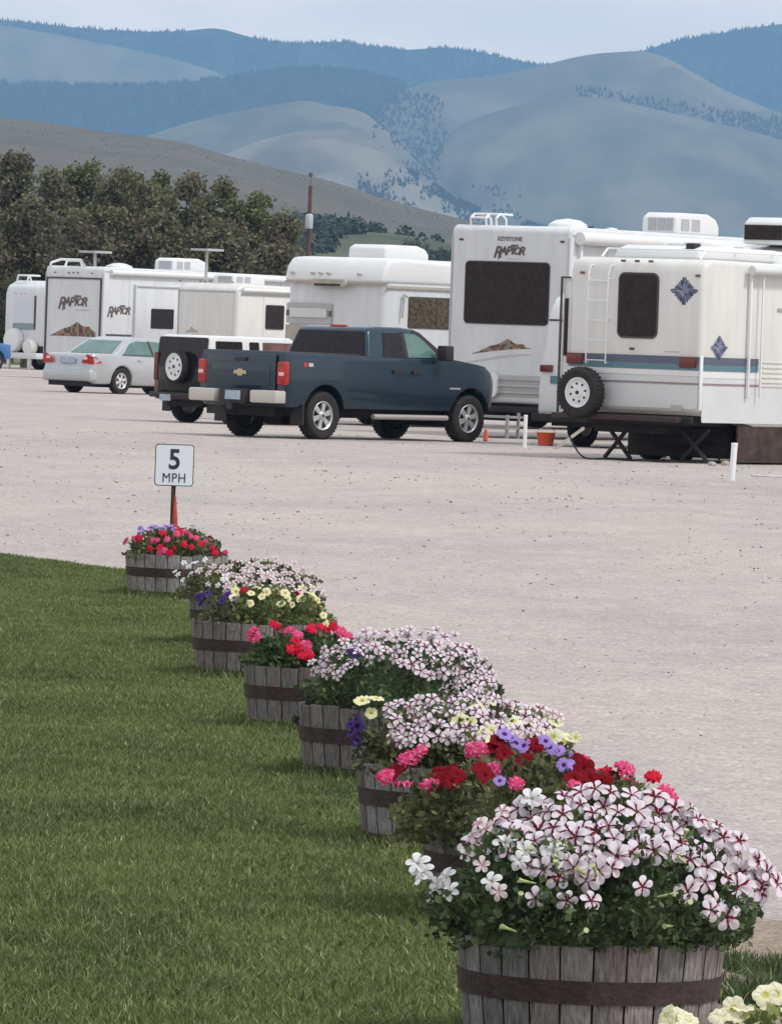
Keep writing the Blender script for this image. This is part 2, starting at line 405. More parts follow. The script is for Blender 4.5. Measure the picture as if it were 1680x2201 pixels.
# ------------------------------------------------------------------ hills
def interp(pts, x):
    xs = [p[0] for p in pts]; ys = [p[1] for p in pts]; return np.interp(x, xs, ys)
HILLS = {}
def hill(name, D, pts, m, front, back, amp=.04, nsc=300, seed=0, x0=-2200, x1=3900, n=480, k=56):
    """ridge whose crest follows pts; a real height field with a front and a back slope"""
    U = np.linspace(x0, x1, n); py = interp(pts, U)
    for _ in range(3): py[1:-1] = (py[:-2]+2*py[1:-1]+py[2:])/4
    hz_ = 722+(U-840)*math.tan(ROLL); tp_ = np.clip(np.minimum(U-x0, x1-U)/1500, 0, 1); tp_ = tp_*tp_*(3-2*tp_); py = hz_+(py-hz_)*np.maximum(tp_, 0)
    crest = np.array([W(a, b, D)[:] for a, b in zip(U, py)])
    T = np.concatenate([np.linspace(-1, 0, int(k*.72), endpoint=False), np.linspace(0, 1, k-int(k*.72))])
    V = np.zeros((len(T), n, 3))
    for i, t in enumerate(T):
        prof = (1-abs(t))**1.25*(1+.35*abs(t)) if t < 0 else (1-t)**1.3
        off = t*front if t < 0 else t*back
        for j in range(n):
            X, Yc, Z = crest[j]
            nx, ny = X/nsc+seed, (Yc+off)/nsc
            g = mnoise.fractal(Vector((nx, ny*.45, seed)), .9, 2.1, 5)
            g2 = mnoise.fractal(Vector((nx*4, ny*1.3, seed+5)), .9, 2.1, 4)
            env = min(1, abs(t)*5)*(1-abs(t))**.5
            V[i, j] = (X+g*nsc*.12*env, Yc+off+g*nsc*.35*env, Z*prof+(g*amp*2.4+g2*amp*1.1)*Z*env - (8 if abs(t) == 1 else 0))
    a = np.arange(len(T)-1)[:, None]*n+np.arange(n-1)[None]
    Fc = np.stack([a, a+1, a+1+n, a+n], -1).reshape(-1, 4)
    me = arr_mesh(name, V.reshape(-1, 3), Fc)
    me.polygons.foreach_set('use_smooth', [True]*len(Fc))
    HILLS[name] = V
    return tag(link(name, me, None, [m]), kind='structure')
def hill_mat(name, c1, c2, sc, sp=None):
    m = mat(name, c1, .95, var=.3, scale=sc, col2=c2, spec=.1, stretch=(1, .35, 1.4)); return m
grassA = hill_mat('dry_grass_far', (.100, .098, .078), (.165, .150, .115), .009)
grassB = hill_mat('dry_grass_mid', (.125, .110, .088), (.215, .190, .155), .012)
forestm = hill_mat('forest_floor', (.018, .030, .030), (.034, .046, .040), .006)
brownm = hill_mat('brown_hillside', (.120, .106, .086), (.096, .092, .068), .035)

hill('mountain_ridge', 12500, [(-700, 30), (0, 42), (100, 52), (200, 62), (330, 68), (400, 66), (460, 58), (490, 64), (520, 75), (580, 88), (650, 92), (740, 88), (800, 99), (870, 107), (950, 101), (1020, 108), (1100, 128), (1160, 140), (1200, 138), (1260, 140), (1340, 118), (1400, 104), (1440, 88), (1550, 70), (1680, 50), (2400, 0)], forestm, 2200, 900, .03, 500, 1)
hill('far_grass_hill', 11200, [(-700, 20), (0, 52), (120, 73), (250, 98), (350, 120), (430, 142), (480, 160), (540, 200), (650, 300), (900, 500), (2400, 718)], grassA, 1500, 700, .02, 420, 2)
hill('forest_hill', 10000, [(-700, 165), (0, 176), (150, 182), (300, 184), (400, 176), (470, 166), (560, 156), (640, 146), (700, 146), (800, 158), (900, 190), (1000, 260), (1200, 420), (2400, 700)], forestm, 1600, 600, .05, 350, 3)
hill('right_mountain', 9300, [(-700, 700), (500, 480), (760, 290), (830, 215), (870, 190), (930, 173), (1060, 163), (1160, 142), (1220, 125), (1280, 114), (1380, 108), (1430, 120), (1480, 150), (1560, 195), (1680, 245), (2400, 420)], grassA, 1500, 600, .05, 420, 4)
hill('right_foothill', 8200, [(-700, 700), (700, 560), (900, 380), (930, 340), (950, 300), (980, 272), (1060, 240), (1130, 222), (1200, 210), (1260, 206), (1330, 215), (1400, 232), (1500, 255), (1600, 278), (1680, 300), (2400, 420)], grassA, 1700, 500, .06, 380, 5)
hill('middle_hill', 7600, [(-700, 480), (200, 330), (320, 290), (400, 264), (500, 240), (600, 222), (665, 213), (700, 226), (760, 232), (800, 250), (850, 300), (900, 352), (950, 392), (1000, 440), (1200, 560), (2400, 700)], grassA, 1300, 450, .07, 260, 6)
hill('pale_spur', 6600, [(-700, 600), (300, 400), (480, 332), (560, 300), (650, 280), (740, 276), (800, 300), (860, 348), (930, 394), (980, 430), (1050, 455), (1200, 500), (2400, 690)], grassB, 1200, 400, .06, 240, 7)
hill('brown_hill', 2600, [(-700, 190), (0, 252), (100, 262), (200, 279), (300, 292), (400, 306), (480, 332), (600, 362), (700, 386), (780, 410), (850, 434), (930, 455), (980, 468), (1100, 495), (1300, 540), (1680, 600), (2400, 690)], brownm, 1500, 400, .03, 120, 8)

# ------------------------------------------------------------------ conifer forest on the far slopes
def conifers(name, pts, h, seed, col_lo, col_hi):
    r = np.random.default_rng(seed); n = len(pts); P = np.array(pts); k = 5
    H = h*r.uniform(.55, 1.25, n); Rr = H*r.uniform(.22, .32, n)
    a = r.random(n)[:, None]*6.28+np.arange(k)*2*np.pi/k
    ring = np.stack([P[:, None, 0]+np.cos(a)*Rr[:, None], P[:, None, 1]+np.sin(a)*Rr[:, None], np.repeat((P[:, 2]+H*.05)[:, None], k, 1)], -1)
    tip = P.copy(); tip[:, 2] += H
    V = np.concatenate([ring, tip[:, None]], 1).reshape(-1, 3)
    b = np.arange(n)[:, None]*(k+1)
    Fc = np.concatenate([np.concatenate([b+i, b+(i+1) % k, b+k], 1)[:, None] for i in range(k)], 1).reshape(-1, 3)
    t = r.random((n, 1)); C = np.array(col_lo)*(1-t)+np.array(col_hi)*t
    return link(name, arr_mesh(name, V, Fc, np.repeat(C, k, 0)), None, [leafm])
def on_hill(name, n, maskf, seed, imin=0, jr=(-100, 1780), x0=-2200, x1=3900):
    V = HILLS[name]; r = np.random.default_rng(seed); T, M = V.shape[:2]; out = []
    j0, j1 = [(q-x0)/(x1-x0)*(M-1) for q in jr]
    kk = int(T*.72); u = kk-(r.random(n)**1.3)*kk*.8+ (r.random(n) < .12)*r.random(n)*3; v = r.uniform(j0, j1, n)
    u = np.clip(u, imin, T-2.01)
    ui, vi = u.astype(int), v.astype(int); fu, fv = (u-ui)[:, None], (v-vi)[:, None]
    P = (V[ui, vi]*(1-fu)+V[ui+1, vi]*fu)*(1-fv)+(V[ui, vi+1]*(1-fu)+V[ui+1, vi+1]*fu)*fv
    px = x0+(x1-x0)*v/(M-1)
    inv = CM.inverted(); A = np.array(inv); Q = P@A[:3, :3].T+A[:3, 3]
    qx = CX+F*Q[:, 0]/-Q[:, 2]; qy = CY-F*Q[:, 1]/-Q[:, 2]
    k = maskf(qx, qy, r)
    return P[k]
fc = ((.012, .022, .024), (.030, .044, .040))
pts = [on_hill('mountain_ridge', 34000, lambda x, y, r: (r.random(len(x)) < .55+.6*vnoise(x, y, 40, 40)) & (vnoise(x, y, 60, 41) < .80), 1),
       on_hill('forest_hill', 26000, lambda x, y, r: (y < 330) & (x < 1000) & (vnoise(x, y, 22, 42) < .80), 2, jr=(-100, 1050)),
       on_hill('right_mountain', 22000, lambda x, y, r: ((x > 1240) & (y > 188+np.maximum(0, (x-1270))*.17) & (y < 330)) | ((x < 960) & (y > 190+(x-840)*.2) & (r.random(len(x)) < .8)), 3),
       on_hill('right_foothill', 20000, lambda x, y, r: ((x < 985-(y-250)*.0) & (x < 940+abs(y-380)*.3) & (vnoise(x, y, 20, 43) > .3)) | ((y > 400) & (x < 1120) & (vnoise(x, y, 25, 44) > .55)), 4),
       on_hill('middle_hill', 11000, lambda x, y, r: (((x > 800) & (y > 235) & (y < 300+(x-800)*.9) & (vnoise(x, y, 24, 45) > .42))), 5),
       on_hill('pale_spur', 26000, lambda x, y, r: ((y > 365) & (y > 360+abs(x-840)*.2) & (x > 770) & (vnoise(x, y, 26, 46) > .38)), 6)]
tag(conifers('conifer_forest', np.concatenate(pts[:3]), 7.0, 5, *fc), 'dark blue conifer forest covering the far mountain ridges', 'forest', kind='stuff')
tag(conifers('valley_conifers', np.concatenate(pts[3:]), 4.5, 6, *fc), 'scattered dark conifers in the valley between the pale hills', 'forest', kind='stuff')
p7 = on_hill('brown_hill', 30000, lambda x, y, r: (r.random(len(x)) < .05) & (y > 262), 7)
def shrubs(name, pts, h, seed, lo, hi, flat=.7):
    r = np.random.default_rng(seed); n = len(pts); P = np.array(pts)
    k = 22; d = r.normal(0, 1, (n, k, 3)); d /= np.linalg.norm(d, axis=2, keepdims=True); d[..., 2] = abs(d[..., 2])
    H = h*r.uniform(.5, 1.3, n)
    c = P[:, None]+d*(H[:, None, None]*.55*r.uniform(.5, 1.1, (n, k, 1)))*np.array([1, 1, flat])
    u = r.normal(0, 1, (n, k, 3)); u /= np.linalg.norm(u, axis=2, keepdims=True); v = np.cross(d, u); s = H[:, None, None]*.20*r.uniform(.6, 1.3, (n, k, 1))
    V = np.stack([c-u*s, c-v*s, c+u*s, c+v*s], 2).reshape(-1, 3)
    Fc = np.arange(n*k*4).reshape(-1, 4)
    t = r.random((n*k, 1)); C = np.array(lo)*(1-t)+np.array(hi)*t
    return link(name, arr_mesh(name, V, Fc, C), None, [leafm])
tag(shrubs('sagebrush', p7, .6, 8, (.075, .07, .055), (.12, .105, .085)), 'low sagebrush dotted over the brown hillside', 'shrubs', kind='stuff')
# rows of darker trees and green pasture at the foot of the brown hill
pasture = hill_mat('pasture', (.070, .078, .050), (.105, .105, .065), .03)
hill('pasture_slope', 1500, [(-700, 640), (400, 560), (560, 490), (620, 478), (700, 484), (800, 492), (900, 510), (1000, 530), (1300, 590), (2400, 700)], pasture, 900, 250, .03, 90, 9)
tp = on_hill('pasture_slope', 9000, lambda x, y, r: ((x > 560) & (x < 770) & (y > 480) & (y < 506)) | ((x > 600) & (x < 705) & (y > 520) & (y < 550)) | ((x > 770) & (x < 820) & (y < 500) & (r.random(len(x)) < .4)) | ((x > 860) & (y > 540+(x-880)*.05) & (y < 560+(x-880)*.1)) | (r.random(len(x)) < .008), 11)
tag(shrubs('tree_rows', tp, 3.2, 12, (.022, .034, .026), (.055, .072, .048), 1.2), 'dark tree rows and thickets across the green pasture below the hill', 'trees', kind='stuff')

# ------------------------------------------------------------------ haze
hb = MB(); hb.box(-3000, 3000, -500, 14900, -1.5, 900)
hz = hb.build('haze', [])
hm = bpy.data.materials.new('haze'); hm.use_nodes = True; hn = hm.node_tree; hn.nodes.clear()
ho = hn.nodes.new('ShaderNodeOutputMaterial'); hv = hn.nodes.new('ShaderNodeVolumePrincipled')
hv.inputs['Color'].default_value = (.34, .63, 1.0, 1); hv.inputs['Density'].default_value = 6.8e-5; hv.inputs['Anisotropy'].default_value = .0
hn.links.new(hv.outputs[0], ho.inputs['Volume']); hz.data.materials.append(hm); tag(hz, 'pale blue haze over the valley', 'haze', kind='stuff')
# ------------------------------------------------------------------ vehicles: shared pieces
def wheel(parent, x, y, R, wd, side, style='alloy', rimm=None, name='wheel', rr=.60):
    """side -1: outer face towards -y"""
    e = empty(name, (x, y, R), 0, parent)
    ri = R*rr; h = wd/2
    t = MB(); prof = [(ri, -h*.75), (R*.86, -h), (R*.95, -h*.92), (R, -h*.68), (R, h*.68), (R*.95, h*.92), (R*.86, h), (ri, h*.75)]
    t.lathe(prof, 36, 'y', close=True)
    for i in range(36):
        a = 2*math.pi*i/36
        for yy in (-h*.42, h*.42):
            ca, sa = math.cos(a), math.sin(a); q = []
            for dr in (-.002, .012):
                for da, dy in ((-.035, -h*.35), (.035, -h*.35), (.035, h*.35), (-.035, h*.35)):
                    q.append(((R+dr)*math.cos(a+da), yy+dy, (R+dr)*math.sin(a+da)))
            t.add(q, [(4, 5, 6, 7), (0, 1, 5, 4), (1, 2, 6, 5), (2, 3, 7, 6), (3, 0, 4, 7)])
    t.build('tyre', rubber, e, ang=50)
    m = MB(); so_ = side
    rimm = rimm or chrome
    m.lathe([(ri*1.02, so_*h*.80), (ri*.98, so_*h*.84), (ri*.90, so_*h*.72), (ri*.88, -so_*h*.6)], 32, 'y', mi=0)
    if style == 'alloy':
        m.lathe([(ri*.88, so_*h*.05), (0.001, so_*h*.05)], 32, 'y', mi=1)
        for i in range(6):
            a = 2*math.pi*i/6+.3; d = Vector((math.cos(a), 0, math.sin(a))); p = Vector((-math.sin(a), 0, math.cos(a)))
            y0, y1 = so_*h*.40, so_*h*.66
            pts = [(.22, .14), (.90, .20), (.90, -.20), (.22, -.14)]
            vs = [d*(r_*ri)+p*(w_*ri)+Vector((0, yy, 0)) for yy in (y0, y1) for r_, w_ in pts]
            m.add(vs, [(0, 1, 2, 3), (4, 5, 6, 7), (0, 1, 5, 4), (1, 2, 6, 5), (2, 3, 7, 6), (3, 0, 4, 7)], 0)
        m.lathe([(0.001, so_*h*.85), (ri*.20, so_*h*.82), (ri*.30, so_*h*.70), (ri*.30, so_*h*.3)], 20, 'y', mi=0)
        m.lathe([(0.001, so_*h*.875), (ri*.10, so_*h*.865), (ri*.11, so_*h*.80)], 12, 'y', mi=1)
    elif style == 'steel':
        m.lathe([(ri*.90, so_*h*.62), (ri*.74, so_*h*.45), (ri*.70, so_*h*.60), (ri*.36, so_*h*.66), (ri*.30, so_*h*.80), (0.001, so_*h*.80)], 32, 'y', mi=0)
        for i in range(8):
            a = 2*math.pi*i/8+.2
            m.lathe([(0.001, so_*h*.70), (ri*.085, so_*h*.70), (ri*.085, so_*h*.55)], 10, 'y', (ri*.60*math.cos(a), 0, ri*.60*math.sin(a)), 1)
        m.lathe([(0.001, so_*h*.90), (ri*.13, so_*h*.90), (ri*.13, so_*h*.7)], 12, 'y', mi=1)
    m.build('rim', [rimm, blackp], e, ang=40)
    return e

def arch(cx, cz, R, a0, a1, n=10):
    return [(cx+R*math.cos(R_(a0+(a1-a0)*i/n)), cz+R*math.sin(R_(a0+(a1-a0)*i/n))) for i in range(n+1)]
def side_panel(name, pts, yf, m, parent, off=.004, t=.006, both=True, y_extra=0):
    """flat-ish panel on the flanks, pts (x,z), yf(x,z) half width of the skin"""
    for sg in ((-1, 1) if both else (-1,)):
        mb = MB(); P = [(x, sg*(yf(x, z)+off-.02), z) for x, z in pts]; k = len(P)
        Q = [(x, sg*(yf(x, z)+off+t), z) for x, z in pts]
        fs = [tuple(range(k, 2*k))]+[(i, (i+1) % k, k+(i+1) % k, k+i) for i in range(k)]
        mb.add(P+Q, fs); o = mb.build(name, m, parent)
    return o
def rear_plate(mb, u0, u1, z0, z1, wd, x=-.004, t=.004, r=0, mi=0, col=(1, 1, 1)):
    """plate on the rear face; u from the left edge as seen from behind"""
    pts = rrect(u0, u1, z0, z1, r) if r else [(u1, z0), (u1, z1), (u0, z1), (u0, z0)]
    mb.plate([(x+t, wd/2-u, z) for u, z in pts], (-1, 0, 0), t*2, mi, col); return mb
def right_plate(mb, x0, x1, z0, z1, wd, off=.004, t=.004, r=0, mi=0, col=(1, 1, 1)):
    pts = rrect(x0, x1, z0, z1, r) if r else [(x0, z0), (x1, z0), (x1, z1), (x0, z1)]
    mb.plate([(x, -wd/2-off+t, z) for x, z in pts], (0, -1, 0), t*2, mi, col); return mb
def window(parent, face, a0, a1, z0, z1, wd, glass, fr=.035, r=.05, framem=None, split=None):
    f = MB(); g = MB(); fn = rear_plate if face == 'rear' else right_plate
    kw = dict(x=-.008) if face == 'rear' else dict(off=.008)
    fn(f, a0-fr, a1+fr, z0-fr, z1+fr, wd, t=.008, r=r+fr, **kw)
    kw2 = dict(x=-.018) if face == 'rear' else dict(off=.018)
    fn(g, a0, a1, z0, z1, wd, t=.004, r=r, **kw2)
    if split:
        fn(f, split-.012, split+.012, z0, z1, wd, t=.005, **({'x': -.026} if face == 'rear' else {'off': .026}))
    o = f.build('window', framem or dkline, parent); g.build('pane', glass, o); return o
def ac_unit(parent, x, y, z, L=1.0, wd=.68, h=.34, name='air_conditioner', grille=True, rz=0):
    prof = [(0, 0), (L, 0), (L, h*.45), (L*.93, h*.78), (L*.75, h), (L*.12, h), (0.02, h*.8)]
    o = prism(name, [(a-L/2, b) for a, b in prof], -wd/2, wd/2, white2, parent, bevel=.05); o.location = (x, y, z); o.rotation_euler = (0, 0, rz)
    if grille:
        for k in range(3):
            g = MB(); g.box(-L/2-.006, -L/2+.02, -wd/2+.06+k*.19, -wd/2+.22+k*.19, .07, h*.75)
            gm = mat('vent_grey', (.42, .42, .44), .6, var=.2, scale=40); g.build('grille', gm, o)
            if k < 2: g = MB(); g.box(-L*.38+k*.36, -L*.38+k*.36+.28, -wd/2-.006, -wd/2+.02, .07, h*.72); g.build('grille', gm, o)
    return o
def ladder(parent, u, z0, z1, wd, x=-.09, w_=.36, top=.0):
    m = MB()
    for du in (-w_/2, w_/2):
        m.tube((x, wd/2-u-du, z0), (x, wd/2-u-du, z1), .011, n=6)
        m.path([(x, wd/2-u-du, z1), (x+.05, wd/2-u-du, z1+.10+top), (x+.35, wd/2-u-du, z1+.12+top), (x+.45, wd/2-u-du, z1+.02)], .011)
        for zz in (z0+.02, (z0+z1)/2, z1-.05): m.tube((x, wd/2-u-du, zz), (0, wd/2-u-du, zz), .009, n=5)
    n = int((z1-z0)/.30)
    for i in range(n+1): m.tube((x, wd/2-u+w_/2, z0+.05+i*.3), (x, wd/2-u-w_/2, z0+.05+i*.3), .009, n=5)
    return m.build('ladder', aluw, parent)
def markers(parent, us, z, wd, m=None, x=-.02):
    for u in us:
        b = MB(); b.box(x, .0, wd/2-u-.045, wd/2-u+.045, z-.018, z+.018); b.build('marker_light', m or amber, parent, bevel=.008)
def rv_body(parent, prof, wd, m, bevel=.06, name='body'):
    return prism(name, prof, -wd/2, wd/2, m, parent, bevel=bevel)
def place(px, py, s, alpha, wd):
    c = G(px, py, s); a = R_(alpha); fwd = Vector((math.sin(a), math.cos(a), 0)); left = Vector((-math.cos(a), math.sin(a), 0))
    return c+left*(wd/2), math.pi/2-a
def logo(parent, M, loc, size, name='lettering'):
    """wild slanted wordmark: dark backing letters with brown letters in front"""
    letters = [('R', 1.30, -.25, -.04), ('A', .92, .60, .0), ('P', 1.0, 1.30, -.02), ('T', 1.1, 1.92, .06), ('O', .80, 2.55, .0), ('R', .95, 3.28, .0)]
    for nm, off, z, mt in ((name, .022, 0, 'logo_dark'), ('lettering_face', -.004, .004, 'logo_brown')):
        v = []; f = []
        for ch, sc, x, dy in letters:
            me = text_mesh(ch, size*sc, .0015, .32, off*size if off > 0 else off)
            me.transform(Matrix.Translation(((x-1.52)*size*.66, dy*size*1.2-(.09*size if ch == 'R' and sc > 1.2 else 0), z)))
            b = len(v); v += [tuple(q.co) for q in me.vertices]; f += [tuple(b+i for i in p.vertices) for p in me.polygons]
            if sc > 1.2 and nm == name:    # long claw tail on the first letter
                b = len(v); s_ = size
                tail = [(-1.62, -.35), (-1.40, -.30), (-1.46, -.62), (-1.72, -.98)]
                v += [(a*s_*.62+.0, c*s_*.75, .001) for a, c in tail]; f.append((b, b+3, b+2, b+1))
        me = bpy.data.meshes.new(nm); me.from_pydata(v, [], f); me.transform(Matrix.Translation(loc) @ M)
        col = (.045, .035, .035) if mt == 'logo_dark' else (.17, .12, .095)
        link(nm, me, parent, [mat(mt, col, .6)])
def mountains(parent, face, a0, a1, z0, z1, wd, seed=0, sweep=True):
    """graphic of brown crags with a dark sweep under it"""
    r = random.Random(seed); mb = MB(); L = a1-a0; H = z1-z0
    fn = (lambda a, z, o: (-.004-o, wd/2-a, z)) if face == 'rear' else (lambda a, z, o: (a, -wd/2-.004-o, z))
    cols = [(.16, .085, .05), (.28, .17, .10), (.06, .038, .03), (.12, .07, .05), (.20, .19, .13)]
    peaks = [(.0, .02), (.14, .22), (.30, .52), (.42, .62), (.52, .80), (.60, 1.0), (.70, .72), (.78, .66), (.86, .70), (.92, .46), (1, .30)]
    base = lambda t: -.25+.62*t**.7 if sweep else 0.0
    lo = lambda t: z0+H*(.0+(.42*math.sin(t*1.5)) if sweep else 0)
    k = 22
    for i in range(k):
        t0, t1 = i/k, (i+1)/k
        h0 = interp(peaks, t0); h1 = interp(peaks, t1)
        b0, b1 = lo(t0), lo(t1)
        T0, T1 = max(z0+H*float(h0), b0+.01), max(z0+H*float(h1), b1+.01)
        for q in range(3):
            f0, f1 = q/3, (q+1)/3; c = r.choice(cols); j = r.uniform(-.02, .02)*H
            ps = [(a0+L*t0, b0+(T0-b0)*f0), (a0+L*t1, b1+(T1-b1)*f0), (a0+L*t1, b1+(T1-b1)*f1), (a0+L*t0, b0+(T0-b0)*f1)]
            mb.add([fn(a, z, .002) for a, z in ps], [(0, 1, 2, 3)], 0, c)
    if sweep:
        gm = mb; mb = MB()
        for i in range(12):
            t0, t1 = i/12, (i+1)/12; q = lambda t: (a0-.12*L+L*1.1*t, z0-.30*H+.62*H*math.sin(t*1.45))
            (x0, y0), (x1, y1) = q(t0), q(t1); tk = .05*H*math.sin(t0*3.1)+.01; tk2 = .05*H*math.sin(t1*3.1)+.01
            mb.add([fn(x0, y0-tk*1.6-.22*H, .001), fn(x1, y1-tk2*1.6-.22*H, .001), fn(x1, y1-.22*H, .001), fn(x0, y0-.22*H, .001)], [(0, 1, 2, 3)], 0, (.45, .46, .48))
    if sweep: mb.build('swoosh_graphic', decal, parent, colattr=True); mb = gm
    return mb.build('mountain_graphic', decal, parent, colattr=True)
def jack(parent, x, y, h, name='stabiliser_jack'):
    m = MB(); m.box(x-.16, x+.16, y-.16, y+.16, .0, .03)
    m.tube((x, y-.24, .03), (x, y+.24, h), .035, n=5); m.tube((x, y+.24, .03), (x, y-.24, h), .035, n=5); m.tube((x, y-.26, h), (x, y+.26, h), .03, n=5)
    m.tube((x, y, h*.5), (x, y, h*.5+.01), .05, n=6)
    return m.build(name, blackp, parent)

def seams(T, wd, L, z0, z1, sp=1.22, rear=True):
    for k in range(1, int(L/sp)):
        mb = MB(); mb.box(k*sp-.006, k*sp+.006, -wd/2-.0035, -wd/2+.01, z0+.05, z1-.25); mb.build('seam', mat('seam_grey', (.38, .38, .38), .6), T)
    for z in (z0+.03, z1-.16):
        mb = MB(); mb.box(.08, L-.1, -wd/2-.012, -wd/2+.01, z, z+.025); mb.build('trim_rail', mat('trim_grey', (.45, .45, .45), .5), T)
    for y in (-wd/2+.02, wd/2-.02):
        mb = MB(); mb.box(-.010, .02, y-.014, y+.014, z0+.06, z1-.20); mb.build('corner_trim', mat('trim_grey', (.45, .45, .45), .5), T)
# ------------------------------------------------------------------ right trailer (white, star emblems, spare tyre)
wd = 2.44; loc, rz = place(1505, 790, 144, 37, wd)
T = thing('travel_trailer', 'white travel trailer with two blue star emblems and a spare tyre on its back', 'travel trailer', loc, rz)
rv_body(T, [(0, .78), (.18, .72), (.75, .70), (1.5, .56), (8.6, .56), (8.6, 2.4), (7.8, 3.02), (.22, 3.06), (.05, 3.0), (0, 2.85)], wd, cream, .07)
def zz(py, s=144, px=1360): return CAM_H-(py-Y0(px))/s
def uu(px): return (px-1226)/115.0
# moulded panels
mb = MB(); rear_plate(mb, .03, wd-.03, .82, 1.28, wd, r=.05); mb.build('lower_panel', offw, T)
mb = MB(); right_plate(mb, .06, 8.5, .62, 1.28, wd, r=.04); mb.build('side_panel', offw, T)
mb = MB(); right_plate(mb, .03, 8.5, 1.29, 1.385, wd); mb.build('side_rail', white2, T)
mb = MB(); rear_plate(mb, .02, wd-.02, 1.31, 1.39, wd, x=-.008); mb.build('rear_rail', white2, T)
for nm, z0, z1, m in (('slate_stripe', 1.49, 1.60, stripe1), ('teal_stripe', 1.40, 1.485, stripe2), ('mauve_stripe', 1.18, 1.21, stripe3)):
    mb = MB(); rear_plate(mb, .03, wd-.005, z0, z1, wd, x=-.012); mb.build(nm, m, T)
    mb = MB(); right_plate(mb, .005, 1.52 if z0 > 1.3 else 8.4, z0, z1, wd, off=.012); mb.build(nm, m, T)
for u in (.14, uu(1480)):
    mb = MB(); mb.box(-.045, -.01, wd/2-u-.16, wd/2-u+.14, 1.435, 1.60); mb.build('tail_light', redd, T, bevel=.015)
window(T, 'rear', uu(1333), uu(1411), zz(722), zz(588), wd, glassd, fr=.03, r=.08)
markers(T, [uu(1338), uu(1367), uu(1396)], zz(559), wd); markers(T, [uu(1252), uu(1495)], zz(587), wd)
markers(T, [uu(1362)], zz(749), wd, dkline)
ladder(T, .58, 1.45, 2.78, wd, top=.05)
def emblem(parent, face, a, z, R, wd, off=.0):
    mb = MB(); r = random.Random(3)
    fn = (lambda q, y, o: (-.006-o, wd/2-q, y)) if face == 'rear' else (lambda q, y, o: (q, -wd/2-.016-o, y))
    n = 48; pts = []
    for i in range(n):
        t = 2*math.pi*i/n; d = 1/(abs(math.cos(t))**1.0+abs(math.sin(t))**1.0)
        rr = R*d*(1.0+(.10 if i % 2 else -.10)); rr *= 1.28 if abs(math.sin(t)) < .12 else 1
        pts.append((a+rr*math.cos(t)*1.02, z+rr*math.sin(t)+(.10*R if abs(math.sin(t)) < .12 else 0)))
    c = fn(a, z, 0)
    for i in range(n):
        p, q = pts[i], pts[(i+1) % n]; col = r.choice([(.05, .06, .12), (.09, .10, .18), (.035, .04, .09), (.16, .18, .26)])
        m1 = ((p[0]+a)/2, (p[1]+z)/2); m2 = ((q[0]+a)/2, (q[1]+z)/2); col2 = r.choice([(.05, .06, .12), (.10, .11, .20), (.30, .32, .40)])
        mb.add([fn(a, z, 0), fn(*m1, 0), fn(*m2, 0)], [(0, 1, 2)], 0, col2)
        mb.add([fn(*m1, 0), fn(*p, 0), fn(*q, 0), fn(*m2, 0)], [(0, 1, 2, 3)], 0, col)
    o = mb.build('emblem', decal, parent, colattr=True); return o
emblem(T, 'rear', uu(1467), zz(621), .22, wd)
emblem(T, 'right', .46, zz(741), .19, wd)
mb = MB(); rear_plate(mb, uu(1430), uu(1460), zz(752)-.008, zz(752), wd); mb.build('nameplate', greyp, T)
mb = MB(); rear_plate(mb, uu(1448), uu(1472), zz(880), zz(867), wd, x=-.012); mb.build('vent', greyp, T)
# corner trim and awning arms on the right side
mb = MB(); mb.box(-.03, .03, -wd/2-.03, -wd/2+.005, .80, 1.62); mb.build('corner_trim', aluw, T, bevel=.01)
for q in ((1.18, 1.22, -wd/2-.07, -wd/2-.02, 1.0, 2.92), (1.46, 1.49, -wd/2-.10, -wd/2-.07, 1.02, 2.92)):
    mb = MB(); mb.box(*q); mb.build('awning_arm', aluw, T, bevel=.01)
mb = MB(); mb.tube((1.1, -wd/2-.12, 2.93), (7.6, -wd/2-.12, 2.93), .07, n=14); mb.build('awning_roll', offw, T)
mb = MB(); right_plate(mb, 2.0, 2.35, 2.33, 2.38, wd, off=.014); mb.build('nameplate', beigep, T)
mb = MB()
right_plate(mb, 1.60, 2.3, 1.18, 1.62, wd, off=.016)
for k in range(5): mb.box(1.62, 2.28, -wd/2-.035, -wd/2-.018, 1.24+k*.075, 1.262+k*.075)
mb.build('fridge_vent', cream, T)
# roof: rack, rolled things, ac and raised hatch
mb = MB()
for y in (-.9, .9): mb.path([(.35, y, 3.07), (.5, y, 3.2), (3.6, y, 3.2), (3.75, y, 3.07)], .016)
for x in (.5, 1.5, 2.5, 3.5): mb.tube((x, -.9, 3.2), (x, .9, 3.2), .014)
mb.build('roof_rack', aluw, T)
prism('roof_pod', [(.5, 3.06), (3.3, 3.06), (3.2, 3.22), (2.6, 3.26), (.8, 3.27), (.56, 3.2)], -.75, .8, white2, T, bevel=.05)
for q in ((.9, 1.2, -.55, -.2, 3.24, 3.33), (1.5, 1.85, .0, .5, 3.24, 3.32), (2.1, 2.3, -.5, -.3, 3.24, 3.30)):
    mb = MB(); mb.box(*q); mb.build('roof_vent', offw, T, bevel=.02)
mb = MB(); mb.box(.62, .80, -.60, -.44, 3.18, 3.31); mb.build('roof_lamp', blackp, T, bevel=.02)
prism('raised_roof', [(2.5, 3.04), (8.4, 2.96), (7.8, 3.30), (4.2, 3.42), (3.4, 3.30)], -1.1, 1.1, white2, T, bevel=.08)
ac = ac_unit(T, 3.7, -.20, 3.36, 1.25, .8, .42, grille=False)
mb = MB()
mb.box(-.66, -.60, -.34, .34, .07, .30); mb.build('grille', glassd, ac); mb = MB(); mb.box(-.40, .55, -.416, -.38, .08, .30); mb.build('grille', glassd, ac)
